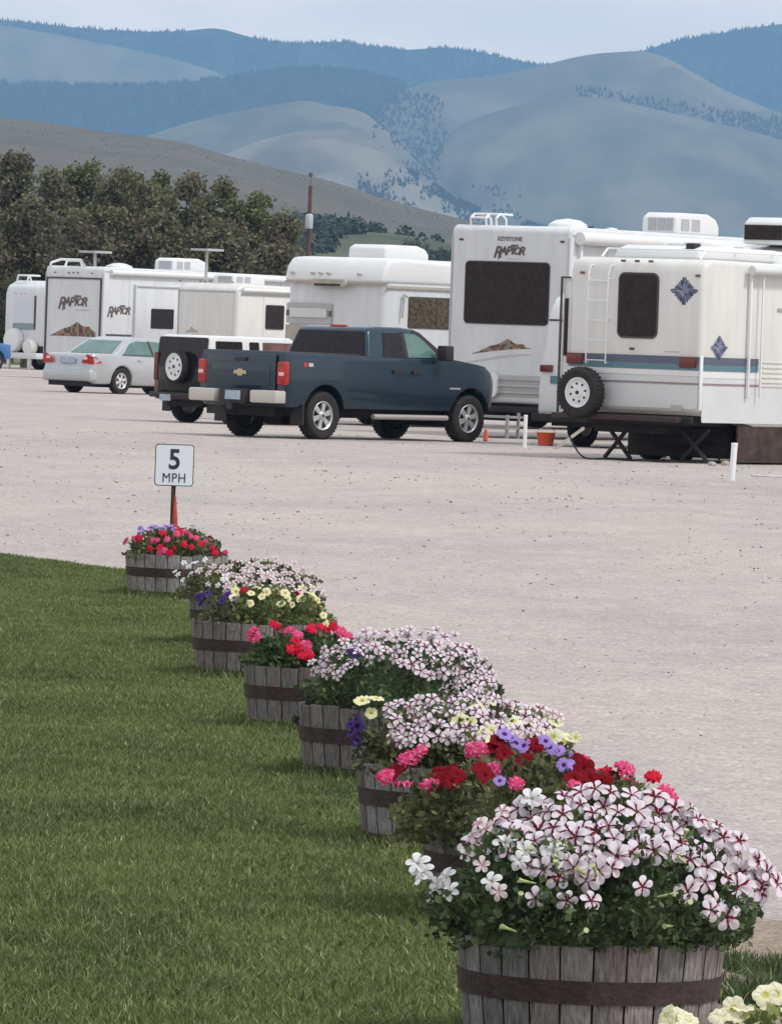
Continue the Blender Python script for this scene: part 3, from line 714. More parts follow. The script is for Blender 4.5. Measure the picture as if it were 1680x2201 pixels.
# slide-out on the far side
mb = MB(); mb.box(.02, 3.6, wd/2-.02, wd/2+.14, .74, 2.72); so1 = mb.build('slide_out', cream, T, bevel=.02)
mb = MB(); mb.box(-.02, .0, wd/2+.13, wd/2+.165, .60, 2.75); mb.box(-.02, .0, wd/2-.02, wd/2+.13, 2.72, 2.75); mb.build('slide_seal', dkline, so1)
mb = MB(); mb.box(-.012, .015, wd/2-.02+.05, wd/2+.08, 1.55, 2.42); mb.build('slide_window', glassd, so1)
# chassis, wheels, jacks
mb = MB(); mb.box(.2, 8.6, -.95, .95, .56, .76); mb.box(1.2, 2.3, -.8, .7, .33, .56); mb.box(3.0, 4.0, -.6, .8, .30, .5); mb.box(-.10, -.02, -1.15, 1.25, .60, .70)
mb.box(.3, 1.5, -.4, .9, .42, .70); mb.build('chassis', under, T, bevel=.015)
mb = MB(); mb.box(-.24, -.10, -.98, 1.32, .61, .69); mb.build('bumper', rust, T, bevel=.01)
for x in (2.0, 2.85):
    wheel(T, x, wd/2-.22, .36, .22, 1, 'steel', steelw); wheel(T, x, -wd/2+.20, .36, .22, -1, 'steel', brownwood)
jack(T, .45, .55, .55)
jack(T, .6, -.75, .5)
mb = MB(); mb.box(1.1, 8.2, -1.19, -1.155, .03, .60); mb.build('skirt', brownwood, T)
mb = MB(); mb.box(1.3, 1.5, -.9, .5, .16, .56); mb.box(.9, 1.3, -.5, .3, .25, .5); mb.box(1.25, 2.0, -.9, .95, .07, .5); mb.build('dark_fill', under, T, bevel=.04)  # dark filler boxes added to blacken the space under the trailer
# spare tyre on the rear bumper
sp = wheel(T, -.24, wd/2-.27, .375, .24, -1, 'steel', steelw, 'spare_wheel')
sp.location = (-.27, wd/2-.46, zz(848)); sp.rotation_euler = (0, 0, R_(-90))
mb = MB(); mb.tube((-.18, wd/2-.46, .68), (-.1, wd/2-.46, 1.1), .03, n=6); mb.tube((-.25, wd/2-.62, .68), (-.12, wd/2-.46, 1.1), .02, n=6); mb.build('tyre_carrier', blackp, T)

# ------------------------------------------------------------------ big white toy hauler (front centre right)
wd = 2.55; loc, rz = place(1222, 600, 121, 35, wd)
T = thing('toy_hauler', 'tall white trailer with a large dark rear window under slanted brown lettering', 'camper trailer', loc, rz)
rv_body(T, [(0, .62), (10, .62), (10.6, 1.6), (10.4, 3.6), (10, 3.78), (.08, 3.80), (0, 3.72)], wd, white, .07)
seams(T, wd, 10, .62, 3.8)
def zz(py, s=121, px=1095): return CAM_H-(py-Y0(px))/s
def uu(px): return (px-969)/99.2
window(T, 'rear', uu(1003), uu(1180), zz(695), zz(563), wd, glassd, fr=.02, r=.07)
logo(T, REAR, (-.012, wd/2-uu(1094), zz(538)), .225)
text_obj('small_lettering', 'KEYSTONE', .10, REAR, (-.006, wd/2-uu(1094), zz(512)), mat('grey_letter', (.16, .16, .15), .6), T, offset=.004, spacing=1.1)
mb = MB(); rear_plate(mb, uu(1088), uu(1120), zz(553)-.012, zz(553), wd); mb.build('small_line', mat('pale_line', (.5, .5, .54), .6), T)
mountains(T, 'rear', uu(1022), uu(1148), zz(763), zz(727), wd, 2)
markers(T, [uu(990), uu(1206)], zz(515), wd, dkline)
mb = MB(); rear_plate(mb, .35, wd-.02, .74, 1.12, wd, x=-.01)
mb.box(-.05, -.02, -wd/2+.05, wd/2-.4, .80, .84); mb.box(-.05, -.02, -wd/2+.05, wd/2-.4, .92, .96); mb.box(-.05, -.02, -wd/2+.05, wd/2-.4, 1.04, 1.07)
mb.build('lower_panel', greyp, T)
mb = MB(); rear_plate(mb, .75, 1.15, .70, 1.16, wd, x=-.06, t=.05, r=.14); mb.build('hatch', white2, T)
mb = MB(); mb.box(-.07, -.06, wd/2-.97, wd/2-.92, .80, .86); mb.build('latch', dkline, T)
mb = MB(); mb.box(.1, 10, -1.0, 1.0, .46, .64); mb.box(-.25, -.12, -1.2, 1.2, .46, .56); mb.box(.4, .9, -.9, .9, .30, .46); mb.build('chassis', under, T, bevel=.01)
mb = MB()
for k in range(2): mb.box(-.75+k*.12, -.30+k*.12, -.55, .45, .16+k*.2, .20+k*.2)
mb.box(-.7, -.66, -.55, -.5, .0, .42); mb.box(-.7, -.66, .4, .45, .0, .42); mb.box(-.35, -.31, -.55, -.5, .0, .46); mb.box(-.35, -.31, .4, .45, .0, .46)
mb.build('step', mat('step_grey', (.30, .30, .29), .6), T)
for x in (6.3, 7.2):
    wheel(T, x, wd/2-.2, .38, .22, 1, 'steel', steelw); wheel(T, x, -wd/2+.2, .38, .22, -1, 'steel', steelw)
mb = MB(); mb.tube((.15, -wd/2-.10, 3.60), (8.6, -wd/2-.10, 3.60), .115, n=16); mb.build('awning_roll', white2, T, ang=60)
mb = MB()
for x in (.25, 8.5): mb = MB(); mb.box(x, x+.07, -wd/2-.07, -wd/2-.005, .9, 3.55); mb.build('awning_arm', aluw, T)
ac_unit(T, 4.9, -.45, 3.79, 1.5, .75, .40)
mb = MB(); mb.lathe([(.36, 0), (.34, .07), (.22, .14), (0.001, .17)], 24, 'z', (.7, -.75, 3.79)); mb.build('roof_vent', white2, T)
mb = MB(); mb.lathe([(.12, 0), (.11, .04), (0.001, .06)], 16, 'z', (2.2, -.7, 3.79)); mb.build('roof_cap', white2, T)
mb = MB()
for y in (.95, .62): mb.path([(.12, y, 3.78), (.10, y, 3.92), (.22, y, 4.0), (.62, y, 4.0), (.75, y, 3.92), (.76, y, 3.78)], .02)
mb.tube((.1, .95, 3.93), (.1, .62, 3.93), .02); mb.tube((.22, .95, 4.0), (.22, .4, 4.0), .02); mb.path([(.12, .40, 3.78), (.10, .40, 3.92), (.22, .40, 4.0), (.62, .40, 4.0)], .02)
mb.build('ladder_rail', aluw, T)
window(T, 'right', 2.2, 3.2, 2.2, 3.0, wd, glassb, r=.05)

# narrow white camper van squeezed between the two trailers
wd = 1.95; loc, rz = place(1153, 850, 128, 37, 0)
a = R_(37); loc = loc+Vector((math.cos(a), -math.sin(a), 0))*(wd/2)
T = thing('camper_van', 'white camper van squeezed between the tall trailer and the star emblem trailer', 'camper van', loc, rz)
def taper(v): v.y *= 1-.14*max(0, (v.z-1.0)/1.6); v.x += .10*max(0, v.z-1.1); return v
prism('body', [(0, .50), (5.4, .50), (5.5, 1.2), (4.7, 1.35), (4.1, 2.1), (3.9, 2.50), (.35, 2.60), (.1, 2.5), (0, 2.3)], -wd/2, wd/2, white2, T, bevel=.09, cz=(1.0, 1.5, 2.0, 2.3), fn=taper)
mb = MB(); mb.box(.09, .16, -wd/2+.3, wd/2-.14, 2.10, 2.13); mb.build('drip_rail', dkline, T)
mb = MB(); mb.box(-.03, .1, wd/2-.30, wd/2-.06, 1.24, 1.36); mb.build('tail_light', redd, T, bevel=.015)
mb = MB(); mb.box(-.02, .1, wd/2-.55, wd/2-.28, 1.05, 1.18); mb.build('sticker', stripe2, T)
mb = MB(); mb.box(.10, .16, wd/2-.32, wd/2-.26, 1.92, 1.96); mb.build('marker_light', amber, T)
mb = MB(); mb.box(.2, 5.2, -.8, .8, .34, .54); mb.box(-.15, -.02, -.95, .98, .42, .54); mb.build('chassis', under, T, bevel=.01)
for x in (1.2, 4.3): wheel(T, x, wd/2-.12, .34, .22, 1, 'steel', steelw); wheel(T, x, -wd/2+.12, .34, .22, -1, 'steel', steelw)

# ------------------------------------------------------------------ motorhome behind the pickup
wd = 2.5; loc, rz = place(827, 650, 112, 40, wd)
T = thing('motorhome', 'white motorhome with rounded rear cap and beige louvre panel behind the blue pickup', 'motorhome', loc, rz)
def cap(v):
    k = max(0, (v.z-2.6)/.64); v.x += .28*k*k if v.x < 2 else 0; v.y *= 1-.05*k; return v
prism('body', [(0, .45), (9.5, .45), (9.6, 3.0), (9.2, 3.22), (.25, 3.24), (.02, 3.1)], -wd/2, wd/2, white, T, bevel=.13, seg=4, cz=(2.6, 2.8, 2.95, 3.05), fn=cap)
def zz(py, s=112, px=720): return CAM_H-(py-Y0(px))/s
def uu(px): return (px-614)/85.8
prism('roof_cap', [(-.10, 2.74), (9.0, 2.74), (9.0, 3.0), (.5, 3.245), (.12, 3.22), (-.02, 3.05)], -wd/2-.02, wd/2+.02, white2, T, bevel=.09, seg=4)
mb = MB(); rear_plate(mb, .75, 1.62, 2.66, 2.80, wd, x=-.13, t=.04, r=.05); rear_plate(mb, 0.02, wd-.02, 2.72, 2.76, wd, x=-.09); mb.build('visor', beigep, T)
mb = MB(); mb.box(-.19, -.15, wd/2-1.5, wd/2-.85, 2.675, 2.715); mb.build('camera_slot', blackp, T)
markers(T, [.2, .72, .92, 1.12, 1.9], 2.92, wd, greyp, x=-.12)
# louvre panel stack on the rear left
mb = MB(); rear_plate(mb, .02, uu(715), zz(697), zz(652), wd, x=-.01, r=.03); pn = mb.build('louvre_panel', greyp, T)
mb = MB(); rear_plate(mb, .01, uu(715), .5, zz(700), wd, x=-.012); mb.build('lower_panel', beigep, T)
mb = MB(); rear_plate(mb, .12, uu(705), zz(683), zz(663), wd, x=-.03); mb.build('louvre', offw, pn)
for u in (.06, uu(712)):
    mb = MB(); rear_plate(mb, u-.03, u+.03, zz(680), zz(668), wd, x=-.03); mb.build('lamp', amber, pn)
mb = MB(); right_plate(mb, .0, 9.3, .5, zz(800, px=900), wd, off=.008); mb.build('side_panel', beigep, T)
window(T, 'right', .72, 2.4, 1.93, 2.5, wd, glassb, fr=.02, r=.03, split=1.55)
mb = MB(); mb.box(.0, 9.0, -wd/2-.04, -wd/2, 2.66, 2.71); mb.build('drip_rail', beigep, T)
mb = MB(); mb.tube((.46, -wd/2-.06, 2.10), (.50, -wd/2-.06, 2.55), .022); mb.tube((.50, -wd/2-.06, 2.55), (.62, -wd/2-.06, 2.50), .022); mb.build('awning_arm', greyp, T)
ac_unit(T, 1.9, .30, 3.22, 1.35, .95, .30, grille=False)
mb = MB(); mb.box(.2, 9.2, -1.0, 1.0, .32, .5); mb.build('chassis', under, T)
for x in (2.4, 7.6): wheel(T, x, wd/2-.2, .42, .25, 1, 'steel', steelw); wheel(T, x, -wd/2+.2, .42, .25, -1, 'steel', steelw)

# ------------------------------------------------------------------ cream trailer
wd = 2.4; loc, rz = place(509, 660, 71, 40, wd)
T = thing('travel_trailer', 'cream travel trailer with one small dark side window behind the maroon jeep', 'travel trailer', loc, rz)
rv_body(T, [(0, .6), (9.5, .6), (9.6, 3.0), (.25, 3.15), (0, 2.98)], wd, cream, .09)
seams(T, wd, 9.4, .6, 3.1)
def zz(py, s=71, px=509): return CAM_H-(py-Y0(px))/s
def uu(px): return (px-379)/54.4
mb = MB(); rear_plate(mb, .03, wd-.03, zz(629), zz(625), wd); mb.build('rear_line', greyp, T)
mb = MB(); right_plate(mb, .15, 9.3, zz(635), zz(630), wd); mb.build('side_line', greyp, T)
markers(T, [.06, .9, 1.1, 1.3, 2.2], zz(606), wd, amber)
window(T, 'right', 1.35, 2.15, zz(706, px=590), zz(657, px=590), wd, glassd, fr=.03, r=.04)
mb = MB()
for k, (u, h) in enumerate(((.0, .10), (.10, .16), (.2, .30), (.3, .18), (.42, .14))): rear_plate(mb, .35+u, .43+u, 1.62, 1.62+h*.6, wd)
mb.build('brand_graphic', beigep, T)
mb = MB(); mb.box(-.03, .0, -wd/2+.01, -wd/2+.06, .7, 2.9); mb.build('corner_trim', white2, T)
mb = MB(); mb.tube((.2, -wd/2-.06, 2.96), (6, -wd/2-.06, 2.96), .06, n=10); mb.build('awning_roll', white2, T)
ac_unit(T, 1.2, -.2, 3.12, 1.5, .8, .34)
mb = MB(); mb.tube((.9, .9, 3.1), (.93, .9, 4.15), .045); mb.box(.55, 1.3, .55, 1.25, 4.13, 4.2); mb.build('antenna', greyp, T)
mb = MB(); mb.box(.2, 9.2, -1.0, 1.0, .42, .62); mb.build('chassis', under, T)
for x in (4.2, 5.1): wheel(T, x, wd/2-.2, .36, .22, 1, 'steel', steelw); wheel(T, x, -wd/2+.2, .36, .22, -1, 'steel', steelw)

# ------------------------------------------------------------------ second toy hauler with ramp door
wd = 2.5; loc, rz = place(221, 650, 68, 40, wd)
T = thing('toy_hauler', 'white trailer with a dark framed ramp door behind the silver sedan', 'camper trailer', loc, rz)
rv_body(T, [(0, .55), (11.5, .55), (11.6, 3.4), (11.2, 3.55), (.08, 3.60), (0, 3.5)], wd, white, .06)
seams(T, wd, 11.4, .55, 3.6)
def zz(py, s=68, px=150): return CAM_H-(py-Y0(px))/s
def uu(px): return (px-91)/52.1
fr = MB()
rear_plate(fr, .06, .12, .6, zz(598)+.05, wd, x=-.02, t=.012); rear_plate(fr, wd-.12, wd-.06, .6, zz(598)+.05, wd, x=-.02, t=.012); rear_plate(fr, .12, wd-.12, zz(598), zz(598)+.05, wd, x=-.02, t=.012)
fr.build('door_frame', dkline, T)
mb = MB(); rear_plate(mb, .13, wd-.13, .62, zz(600)-.01, wd, x=-.008, t=.008); rd = mb.build('ramp_door', white, T)
logo(T, REAR, (-.030, wd/2-uu(155), zz(648)), .42)
mb = MB(); rear_plate(mb, uu(160), uu(195), zz(664)-.03, zz(664), wd, x=-.02); mb.build('small_line', greyp, T)
mountains(T, 'rear', uu(105), uu(208), zz(722), zz(690), wd, 5, sweep=False).location = (-.016, 0, 0)
markers(T, [.4, 1.0, 1.2, 1.4, 2.0], zz(585), wd, amber)
def xs(px): return (px-221)/43.7
logo(T, SIDE, (xs(254), -wd/2-.012, zz(668, px=267)), .36)
mountains(T, 'right', xs(292), xs(372), zz(724, px=330), zz(712, px=330), wd, 8, sweep=False)
mb = MB(); mb.box(xs(284), xs(378)+.6, -wd/2-.10, -wd/2+.02, zz(730, px=330), zz(612, px=330)); sl = mb.build('slide_out', white, T, bevel=.02)
mb = MB(); mb.box(xs(284)+.05, xs(378)+.55, -wd/2-.13, -wd/2-.09, zz(617, px=330), zz(614, px=330)); mb.build('slide_awning', greyp, sl)
mb = MB(); right_plate(mb, xs(316), xs(363), zz(706, px=340), zz(663, px=340), wd+.2, off=.012, r=.05); mb.build('slide_window', glassd, sl)
mb = MB(); right_plate(mb, xs(229), xs(284)-.05, zz(722, px=250), zz(718, px=250), wd); mb.build('side_line', dkline, T)
mb = MB(); mb.tube((.3, -wd/2-.05, 3.42), (10.5, -wd/2-.05, 3.42), .09, n=12); mb.build('awning_roll', white2, T)
ac_unit(T, 4.7, -.3, 3.57, 1.7, .8, .42)
mb = MB(); mb.lathe([(.45, 0), (.42, .08), (.2, .16), (0.001, .18)], 20, 'z', (1.3, -.7, 3.57)); mb.build('roof_vent', white2, T)
mb = MB(); mb.tube((.5, -.4, 3.55), (.48, -.4, 4.05), .05); mb.box(.1, .9, -.75, -.05, 4.03, 4.10); mb.build('antenna', greyp, T)
mb = MB(); mb.path([(.05, 1.1, 3.58), (.05, 1.1, 3.68), (.3, .9, 3.8), (.5, .2, 3.8), (.6, .1, 3.58)], .04); mb.path([(.4, .8, 3.58), (.5, .8, 3.78), (.9, .6, 3.78), (1.0, .6, 3.58)], .04); mb.build('ladder_rail', aluw, T)
mb = MB(); mb.box(.2, 11, -1.0, 1.0, .38, .56); mb.build('chassis', under, T)
for x in (7.2, 8.1): wheel(T, x, wd/2-.2, .38, .22, 1, 'steel', steelw); wheel(T, x, -wd/2+.2, .38, .22, -1, 'steel', steelw)

# ------------------------------------------------------------------ leftmost trailer
wd = 2.4; loc, rz = place(100, 650, 58, 47, wd)
T = thing('travel_trailer', 'white trailer at the left edge with a teal striped rear and round spare wheel cover', 'travel trailer', loc, rz)
rv_body(T, [(0, 1.0), (.1, .85), (9, .6), (9.1, 3.1), (.5, 3.32), (.1, 3.1), (0, 2.8)], wd, white, .12)
def zz(py, s=58, px=50): return CAM_H-(py-Y0(px))/s
def uu(px): return (px-8)/39.6
mb = MB(); rear_plate(mb, uu(30), uu(76), zz(705), zz(645), wd, r=.05); mb.build('rear_panel', mat('pale_blue_panel', (.56, .62, .67), .4), T)
mb = MB(); rear_plate(mb, uu(28), uu(80), zz(708), zz(694), wd, x=-.014); mb.build('teal_stripe', mat('grey_teal', (.22, .29, .31), .5, var=.2), T)
mb = MB(); rear_plate(mb, uu(76), uu(80), zz(706), zz(634), wd, x=-.02); mb.build('dark_trim', dkline, T)
markers(T, [.6, .9, 1.2], zz(630), wd, greyp)
mb = MB(); mb.lathe([(0.001, -.30), (.30, -.30), (.42, -.26), (.46, -.15), (.46, -.02)], 28, 'x', (0, wd/2-uu(36), zz(732))); mb.build('spare_wheel_cover', white2, T)
mb = MB(); mb.lathe([(0.001, -.25), (.26, -.22), (.34, -.1), (.35, -.0)], 24, 'x', (0, wd/2-uu(72), zz(745))); mb.build('round_cover', cream, T)
mb = MB(); mb.box(-.35, 0, -wd/2+.1, wd/2-.1, .40, .62); mb.box(-.3, -.2, .5, .65, 0, .45); mb.box(-.3, -.2, -.7, -.55, 0, .45); mb.build('bumper', offw, T, bevel=.02)
mb = MB(); mb.path([(.3, .9, 3.28), (.35, .9, 3.5), (.9, .9, 3.5), (1, .9, 3.28)], .035); mb.path([(.3, .3, 3.28), (.35, .3, 3.5), (.9, .3, 3.5)], .035); mb.tube((.35, .9, 3.5), (.35, .3, 3.5), .035); mb.build('ladder_rail', aluw, T)
mb = MB(); mb.box(.1, 8.8, -1.0, 1.0, .45, .86); mb.build('chassis', under, T)
for x in (1.6, 2.5): wheel(T, x, wd/2-.2, .36, .22, 1, 'steel', steelw); wheel(T, x, -wd/2+.2, .36, .22, -1, 'steel', steelw)

# ------------------------------------------------------------------ pickup
wd = 1.98; loc, rz = place(614, 830, 131, 42, wd)
T = thing('pickup_truck', 'dark slate blue extended cab pickup with red tail lights and chrome side steps', 'pickup truck', loc, rz)
RX, FX, WR = .98, 4.62, .395
def tf(v):
    z, x = v.z, v.x; k = 1.0
    k -= .045*((z-.95)/.45)**2
    if x > 4.6: k -= .13*((x-4.6)/.8)**2
    if x < .2: k -= .03*((.2-x)/.2)**2
    v.y *= k
    if x > 4.8: v.z -= .05*((x-4.8)/.5)**2*(1 if z > .9 else 0)
    return v
prof = [(0, .62), (.04, .55)]+arch(RX, WR+.03, .50, 198, -16, 14)[0:0]
low = .52
prof = [(0, .60), (.1, low)]+[(RX-.50, low)]+arch(RX, WR+.02, .50, 167, 13, 12)+[(RX+.50, low), (FX-.50, low)]+arch(FX, WR+.02, .50, 167, 13, 12)+[(FX+.5, low), (5.14, .52), (5.24, .62), (5.26, 1.08), (5.18, 1.20), (5.0, 1.29), (4.15, 1.39), (3.9, 1.38), (2.05, 1.36), (1.98, 1.40), (0.02, 1.42)]
prism('body', prof, -wd/2, wd/2, truckp, T, bevel=.035, seg=3, cx=[.1, .2, .5, 1.5, 2.1, 2.6, 3.2, 3.8, 4.3, 4.6, 4.8, 5.0, 5.15, 5.3], cz=[.6, .7, .8, .9, 1.0, 1.1, 1.2, 1.3], fn=tf)
def yf(x, z): return tf(Vector((x, wd/2, z))).y
# bed interior (dark), cab
mb = MB(); mb.box(.07, 1.92, -wd/2+.10, wd/2-.10, 1.36, 1.432); mb.build('bed_cover', blackp, T, bevel=.012)
cabh = 1.90
def cf(v):
    k = max(0, (v.z-1.32)/(cabh-1.32)); v.y *= 1-.20*k**1.15
    return v
cw = wd-.08
prism('cab', [(2.02, 1.30), (3.98, 1.30), (4.20, 1.30), (3.85, 1.55), (3.45, 1.82), (3.30, 1.88), (3.0, cabh), (2.45, cabh), (2.25, 1.885), (2.16, 1.82)], -cw/2, cw/2, truckp, T, bevel=.05, seg=3, cz=[1.4, 1.5, 1.6, 1.7, 1.8], fn=cf)
def yc(x, z): return cf(Vector((x, cw/2, z))).y
side_panel('rear_door_window', [(2.42, 1.40), (2.98, 1.40), (2.96, 1.80), (2.52, 1.80)], yc, glassd, T)
side_panel('front_door_window', [(3.05, 1.40), (3.82, 1.41), (3.72, 1.52), (3.42, 1.75), (3.30, 1.80), (3.05, 1.80)], yc, glassg, T)
side_panel('window_trim', [(2.98, 1.38), (3.05, 1.38), (3.05, 1.82), (2.96, 1.82)], yc, blackp, T, off=.006)
side_panel('pillar_trim', [(3.80, 1.36), (4.10, 1.36), (3.82, 1.56), (3.45, 1.82), (3.30, 1.865), (3.25, 1.83), (3.40, 1.76), (3.72, 1.53)], yc, blackp, T, off=.005)
mb = MB()   # rear window follows the cab back
def rb(z): return 2.02+.14*max(0, (z-1.30)/.52)
pts = []
for y, z in ((-.86, 1.42), (.86, 1.42), (.74, 1.81), (-.74, 1.81)): pts.append((rb(z)-.010, y*.98, z))
mb.plate(pts, (-1, 0, .2), .008); mb.build('rear_window', glassd, T)
mb = MB(); pts = [(4.15, -.82, 1.36), (4.15, .82, 1.36), (3.50, .70, 1.815), (3.50, -.70, 1.815)]
mb.plate(pts, (.55, 0, .8), .012); mb.build('windscreen', glassd, T)
mb = MB(); mb.box(2.28, 2.36, -.17, .17, 1.875, 1.915); mb.build('brake_light', redl, T, bevel=.01)
# door seams, handles
side_panel('door_seam', [(2.40, .60), (2.405, .60), (2.405, 1.33), (2.40, 1.33)], yf, blackp, T, t=.001)
side_panel('door_seam', [(3.02, .60), (3.03, .60), (3.03, 1.33), (3.02, 1.33)], yf, blackp, T, t=.001)
side_panel('door_seam', [(4.02, .60), (4.03, .60), (4.03, 1.30), (4.02, 1.30)], yf, blackp, T, t=.001)
side_panel('door_handle', rrect(2.62, 2.84, 1.13, 1.19, .02), yf, blackp, T, t=.03)
side_panel('door_handle', rrect(3.10, 3.30, 1.13, 1.19, .02), yf, blackp, T, t=.03)
side_panel('fender_badge', rrect(4.05, 4.32, .885, .915, .01), yf, chrome, T, t=.004)
side_panel('side_badge', rrect(.42, .52, 1.20, 1.27, .01), yf, redl, T, t=.004)
side_panel('side_badge_number', rrect(.55, .66, 1.20, 1.26, .01), yf, chrome, T, t=.004)
# wheel arch liners
for cxw in (RX, FX):
    mb = MB(); P = arch(cxw, WR+.02, .505, 172, 8, 14)
    for sg in (-1, 1):
        for a, b in zip(P[:-1], P[1:]):
            y1 = sg*(wd/2-.03); y0 = sg*(wd/2-.40)
            mb.add([(a[0], y0, a[1]), (b[0], y0, b[1]), (b[0], y1, b[1]), (a[0], y1, a[1])], [(0, 1, 2, 3)])
        mb.add([(p[0], y0, p[1]) for p in P], [tuple(range(len(P)))])
    mb.build('wheel_arch', under, T)
# fuel-filler side: tailgate, lights, bumper
mb = MB(); mb.plate([(-.012, y, z) for y, z in rrect(-.78, .78, .72, 1.39, .04)], (-1, 0, 0), .022); tg = mb.build('tailgate', truckp, T, bevel=.006)
mb = MB(); mb.plate([(-.036, y, z) for y, z in rrect(-.66, .66, .84, 1.24, .06)], (-1, 0, 0), .006); mb.build('tailgate_panel', truckp, tg, bevel=.003)
mb = MB(); mb.plate([(-.050, y, z) for y, z in [(-.15, 1.045), (-.055, 1.045), (-.055, 1.015), (.055, 1.015), (.055, 1.045), (.15, 1.045), (.13, 1.105), (.055, 1.105), (.055, 1.13), (-.055, 1.13), (-.055, 1.105), (-.13, 1.105)]], (-1, 0, 0), .01); mb.build('emblem', mat('gold_emblem', (.5, .44, .28), .4, metal=.3), tg)
mb = MB(); mb.box(-.06, -.042, -.14, .14, 1.26, 1.32); mb.build('tailgate_handle', blackp, tg, bevel=.008)
for sg in (-1, 1):
    b = MB(); y0, y1 = sg*.80, sg*.985
    b.box(-.035, .10, min(y0, y1), max(y0, y1), .88, 1.27); o = b.build('tail_light', redl, T, bevel=.035, seg=3)
    b = MB(); b.box(-.041, -.030, sg*.91-.055, sg*.91+.055, 1.035, 1.095); b.build('reverse_lens', clearl, o, bevel=.003)
b = MB(); b.box(-.24, -.02, -.30, .30, .55, .80); b.build('bumper_centre', blackp, T, bevel=.03)
for sg in (-1, 1):
    b = MB(); y0, y1 = sg*.40, sg*.99; b.box(-.24, .02, min(y0, y1), max(y0, y1), .58, .79); b.build('bumper', mat('pale_chrome', (.52, .50, .46), .4, metal=.25), T, bevel=.03)
b = MB(); b.box(-.25, -.235, -.20, .14, .62, .77); b.build('licence_plate', plate, T)
b = MB(); b.box(-.30, -.1, -.06, .06, .46, .56); b.build('tow_hitch', blackp, T)
# steps, chassis, mirrors
for sg in (-1, 1):
    b = MB(); b.tube((2.15, sg*.99, .40), (4.0, sg*.99, .40), .045, n=10); b.build('side_step', mat('step_chrome', (.42, .40, .39), .3, metal=.3), T)
    b = MB(); b.box(3.66, 3.86, sg*1.02-.0 if sg > 0 else -1.24, 1.24 if sg > 0 else -1.02, 1.36, 1.62); b.build('mirror', blackp, T, bevel=.03)
b = MB(); b.box(.2, 5.1, -.55, .55, .36, .60); b.box(.4, 1.6, -.75, .75, .42, .66); b.tube((RX, -.8, WR), (RX, .8, WR), .07, n=8); b.box(RX-.2, RX+.2, -.2, .2, .22, .5); b.tube((.2, .3, .42), (2.4, .3, .42), .04); b.box(FX-.2, FX+.2, -.7, .7, .25, .5)
b.build('chassis', under, T)
for sg in (-1, 1):
    b = MB(); b.box(.42, .46, sg*.86-.14, sg*.86+.14, .24, .56); b.build('mud_flap', blackp, T)
b = MB(); b.box(5.20, 5.30, -.72, .72, .50, .70); b.build('front_bumper', chrome, T, bevel=.02)
for x in (RX, FX):
    for sg in (-1, 1): wheel(T, x, sg*(wd/2-.16), WR, .27, sg)

# ------------------------------------------------------------------ silver sedan
wd = 1.86; loc, rz = place(204, 790, 84, 41, wd)
T = thing('sedan', 'silver four door sedan parked in front of the trailer with the ramp door', 'car', loc, rz)
RX, FX, WR = 1.05, 3.98, .335
def sf(v):
    z, x = v.z, v.x; k = 1-.05*((z-.62)/.35)**2
    if x < .9: k -= .10*((.9-x)/.9)**2
    if x > 4.3: k -= .14*((x-4.3)/.8)**2
    v.y *= k
    v.x += -.06*math.cos(v.y/wd*2.6) if x < .3 else 0
    return v
low = .24
prof = [(0.0, .42), (.05, .28), (.2, low), (RX-.39, low)]+arch(RX, WR, .385, 165, 15, 12)+[(RX+.39, low-.02), (FX-.39, low-.02)]+arch(FX, WR, .385, 165, 15, 12)+[(FX+.39, low), (4.95, .26), (5.06, .40), (5.08, .62), (4.9, .74), (4.4, .84), (3.9, .90), (3.5, .96), (1.2, .99), (.75, 1.03), (.12, 1.02), (.04, .96), (-.01, .66), (-.05, .60)]
prism('body', prof, -wd/2, wd/2, silverp, T, bevel=.04, seg=3, cx=[.1, .25, .5, .75, 1.5, 2.1, 2.8, 3.4, 4.3, 4.6, 4.8], cz=[.35, .45, .55, .65, .75, .85, .95], fn=sf)
def ys(x, z): return sf(Vector((x, wd/2, z))).y
cw = wd-.10
def sc_(v): k = max(0, (v.z-.96)/.5); v.y *= 1-.24*k**1.1; return v
prism('cabin', [(.70, .96), (3.7, .93), (3.2, 1.18), (2.85, 1.38), (2.5, 1.45), (1.75, 1.46), (1.4, 1.405)], -cw/2, cw/2, silverp, T, bevel=.05, cz=[1.05, 1.15, 1.25, 1.35], fn=sc_)
def ysc(x, z): return sc_(Vector((x, cw/2, z))).y
side_panel('side_window', [(1.12, 1.03), (2.18, 1.02), (2.12, 1.36), (1.72, 1.37), (1.45, 1.30)], ysc, glassg, T)
side_panel('side_window', [(2.26, 1.02), (3.25, 1.00), (2.90, 1.25), (2.62, 1.35), (2.20, 1.37)], ysc, glassg, T)
side_panel('window_trim', [(1.08, 1.0), (3.4, .975), (3.4, .995), (1.09, 1.02)], ysc, blackp, T, off=.005)
side_panel('window_pillar', [(2.18, 1.02), (2.26, 1.02), (2.20, 1.37), (2.12, 1.37)], ysc, blackp, T, off=.003)
mb = MB(); mb.plate([(.80, -.72, 1.03), (.80, .72, 1.03), (1.33, .58, 1.365), (1.33, -.58, 1.365)], (-.55, 0, .8), .012); mb.build('rear_window', glassg, T)
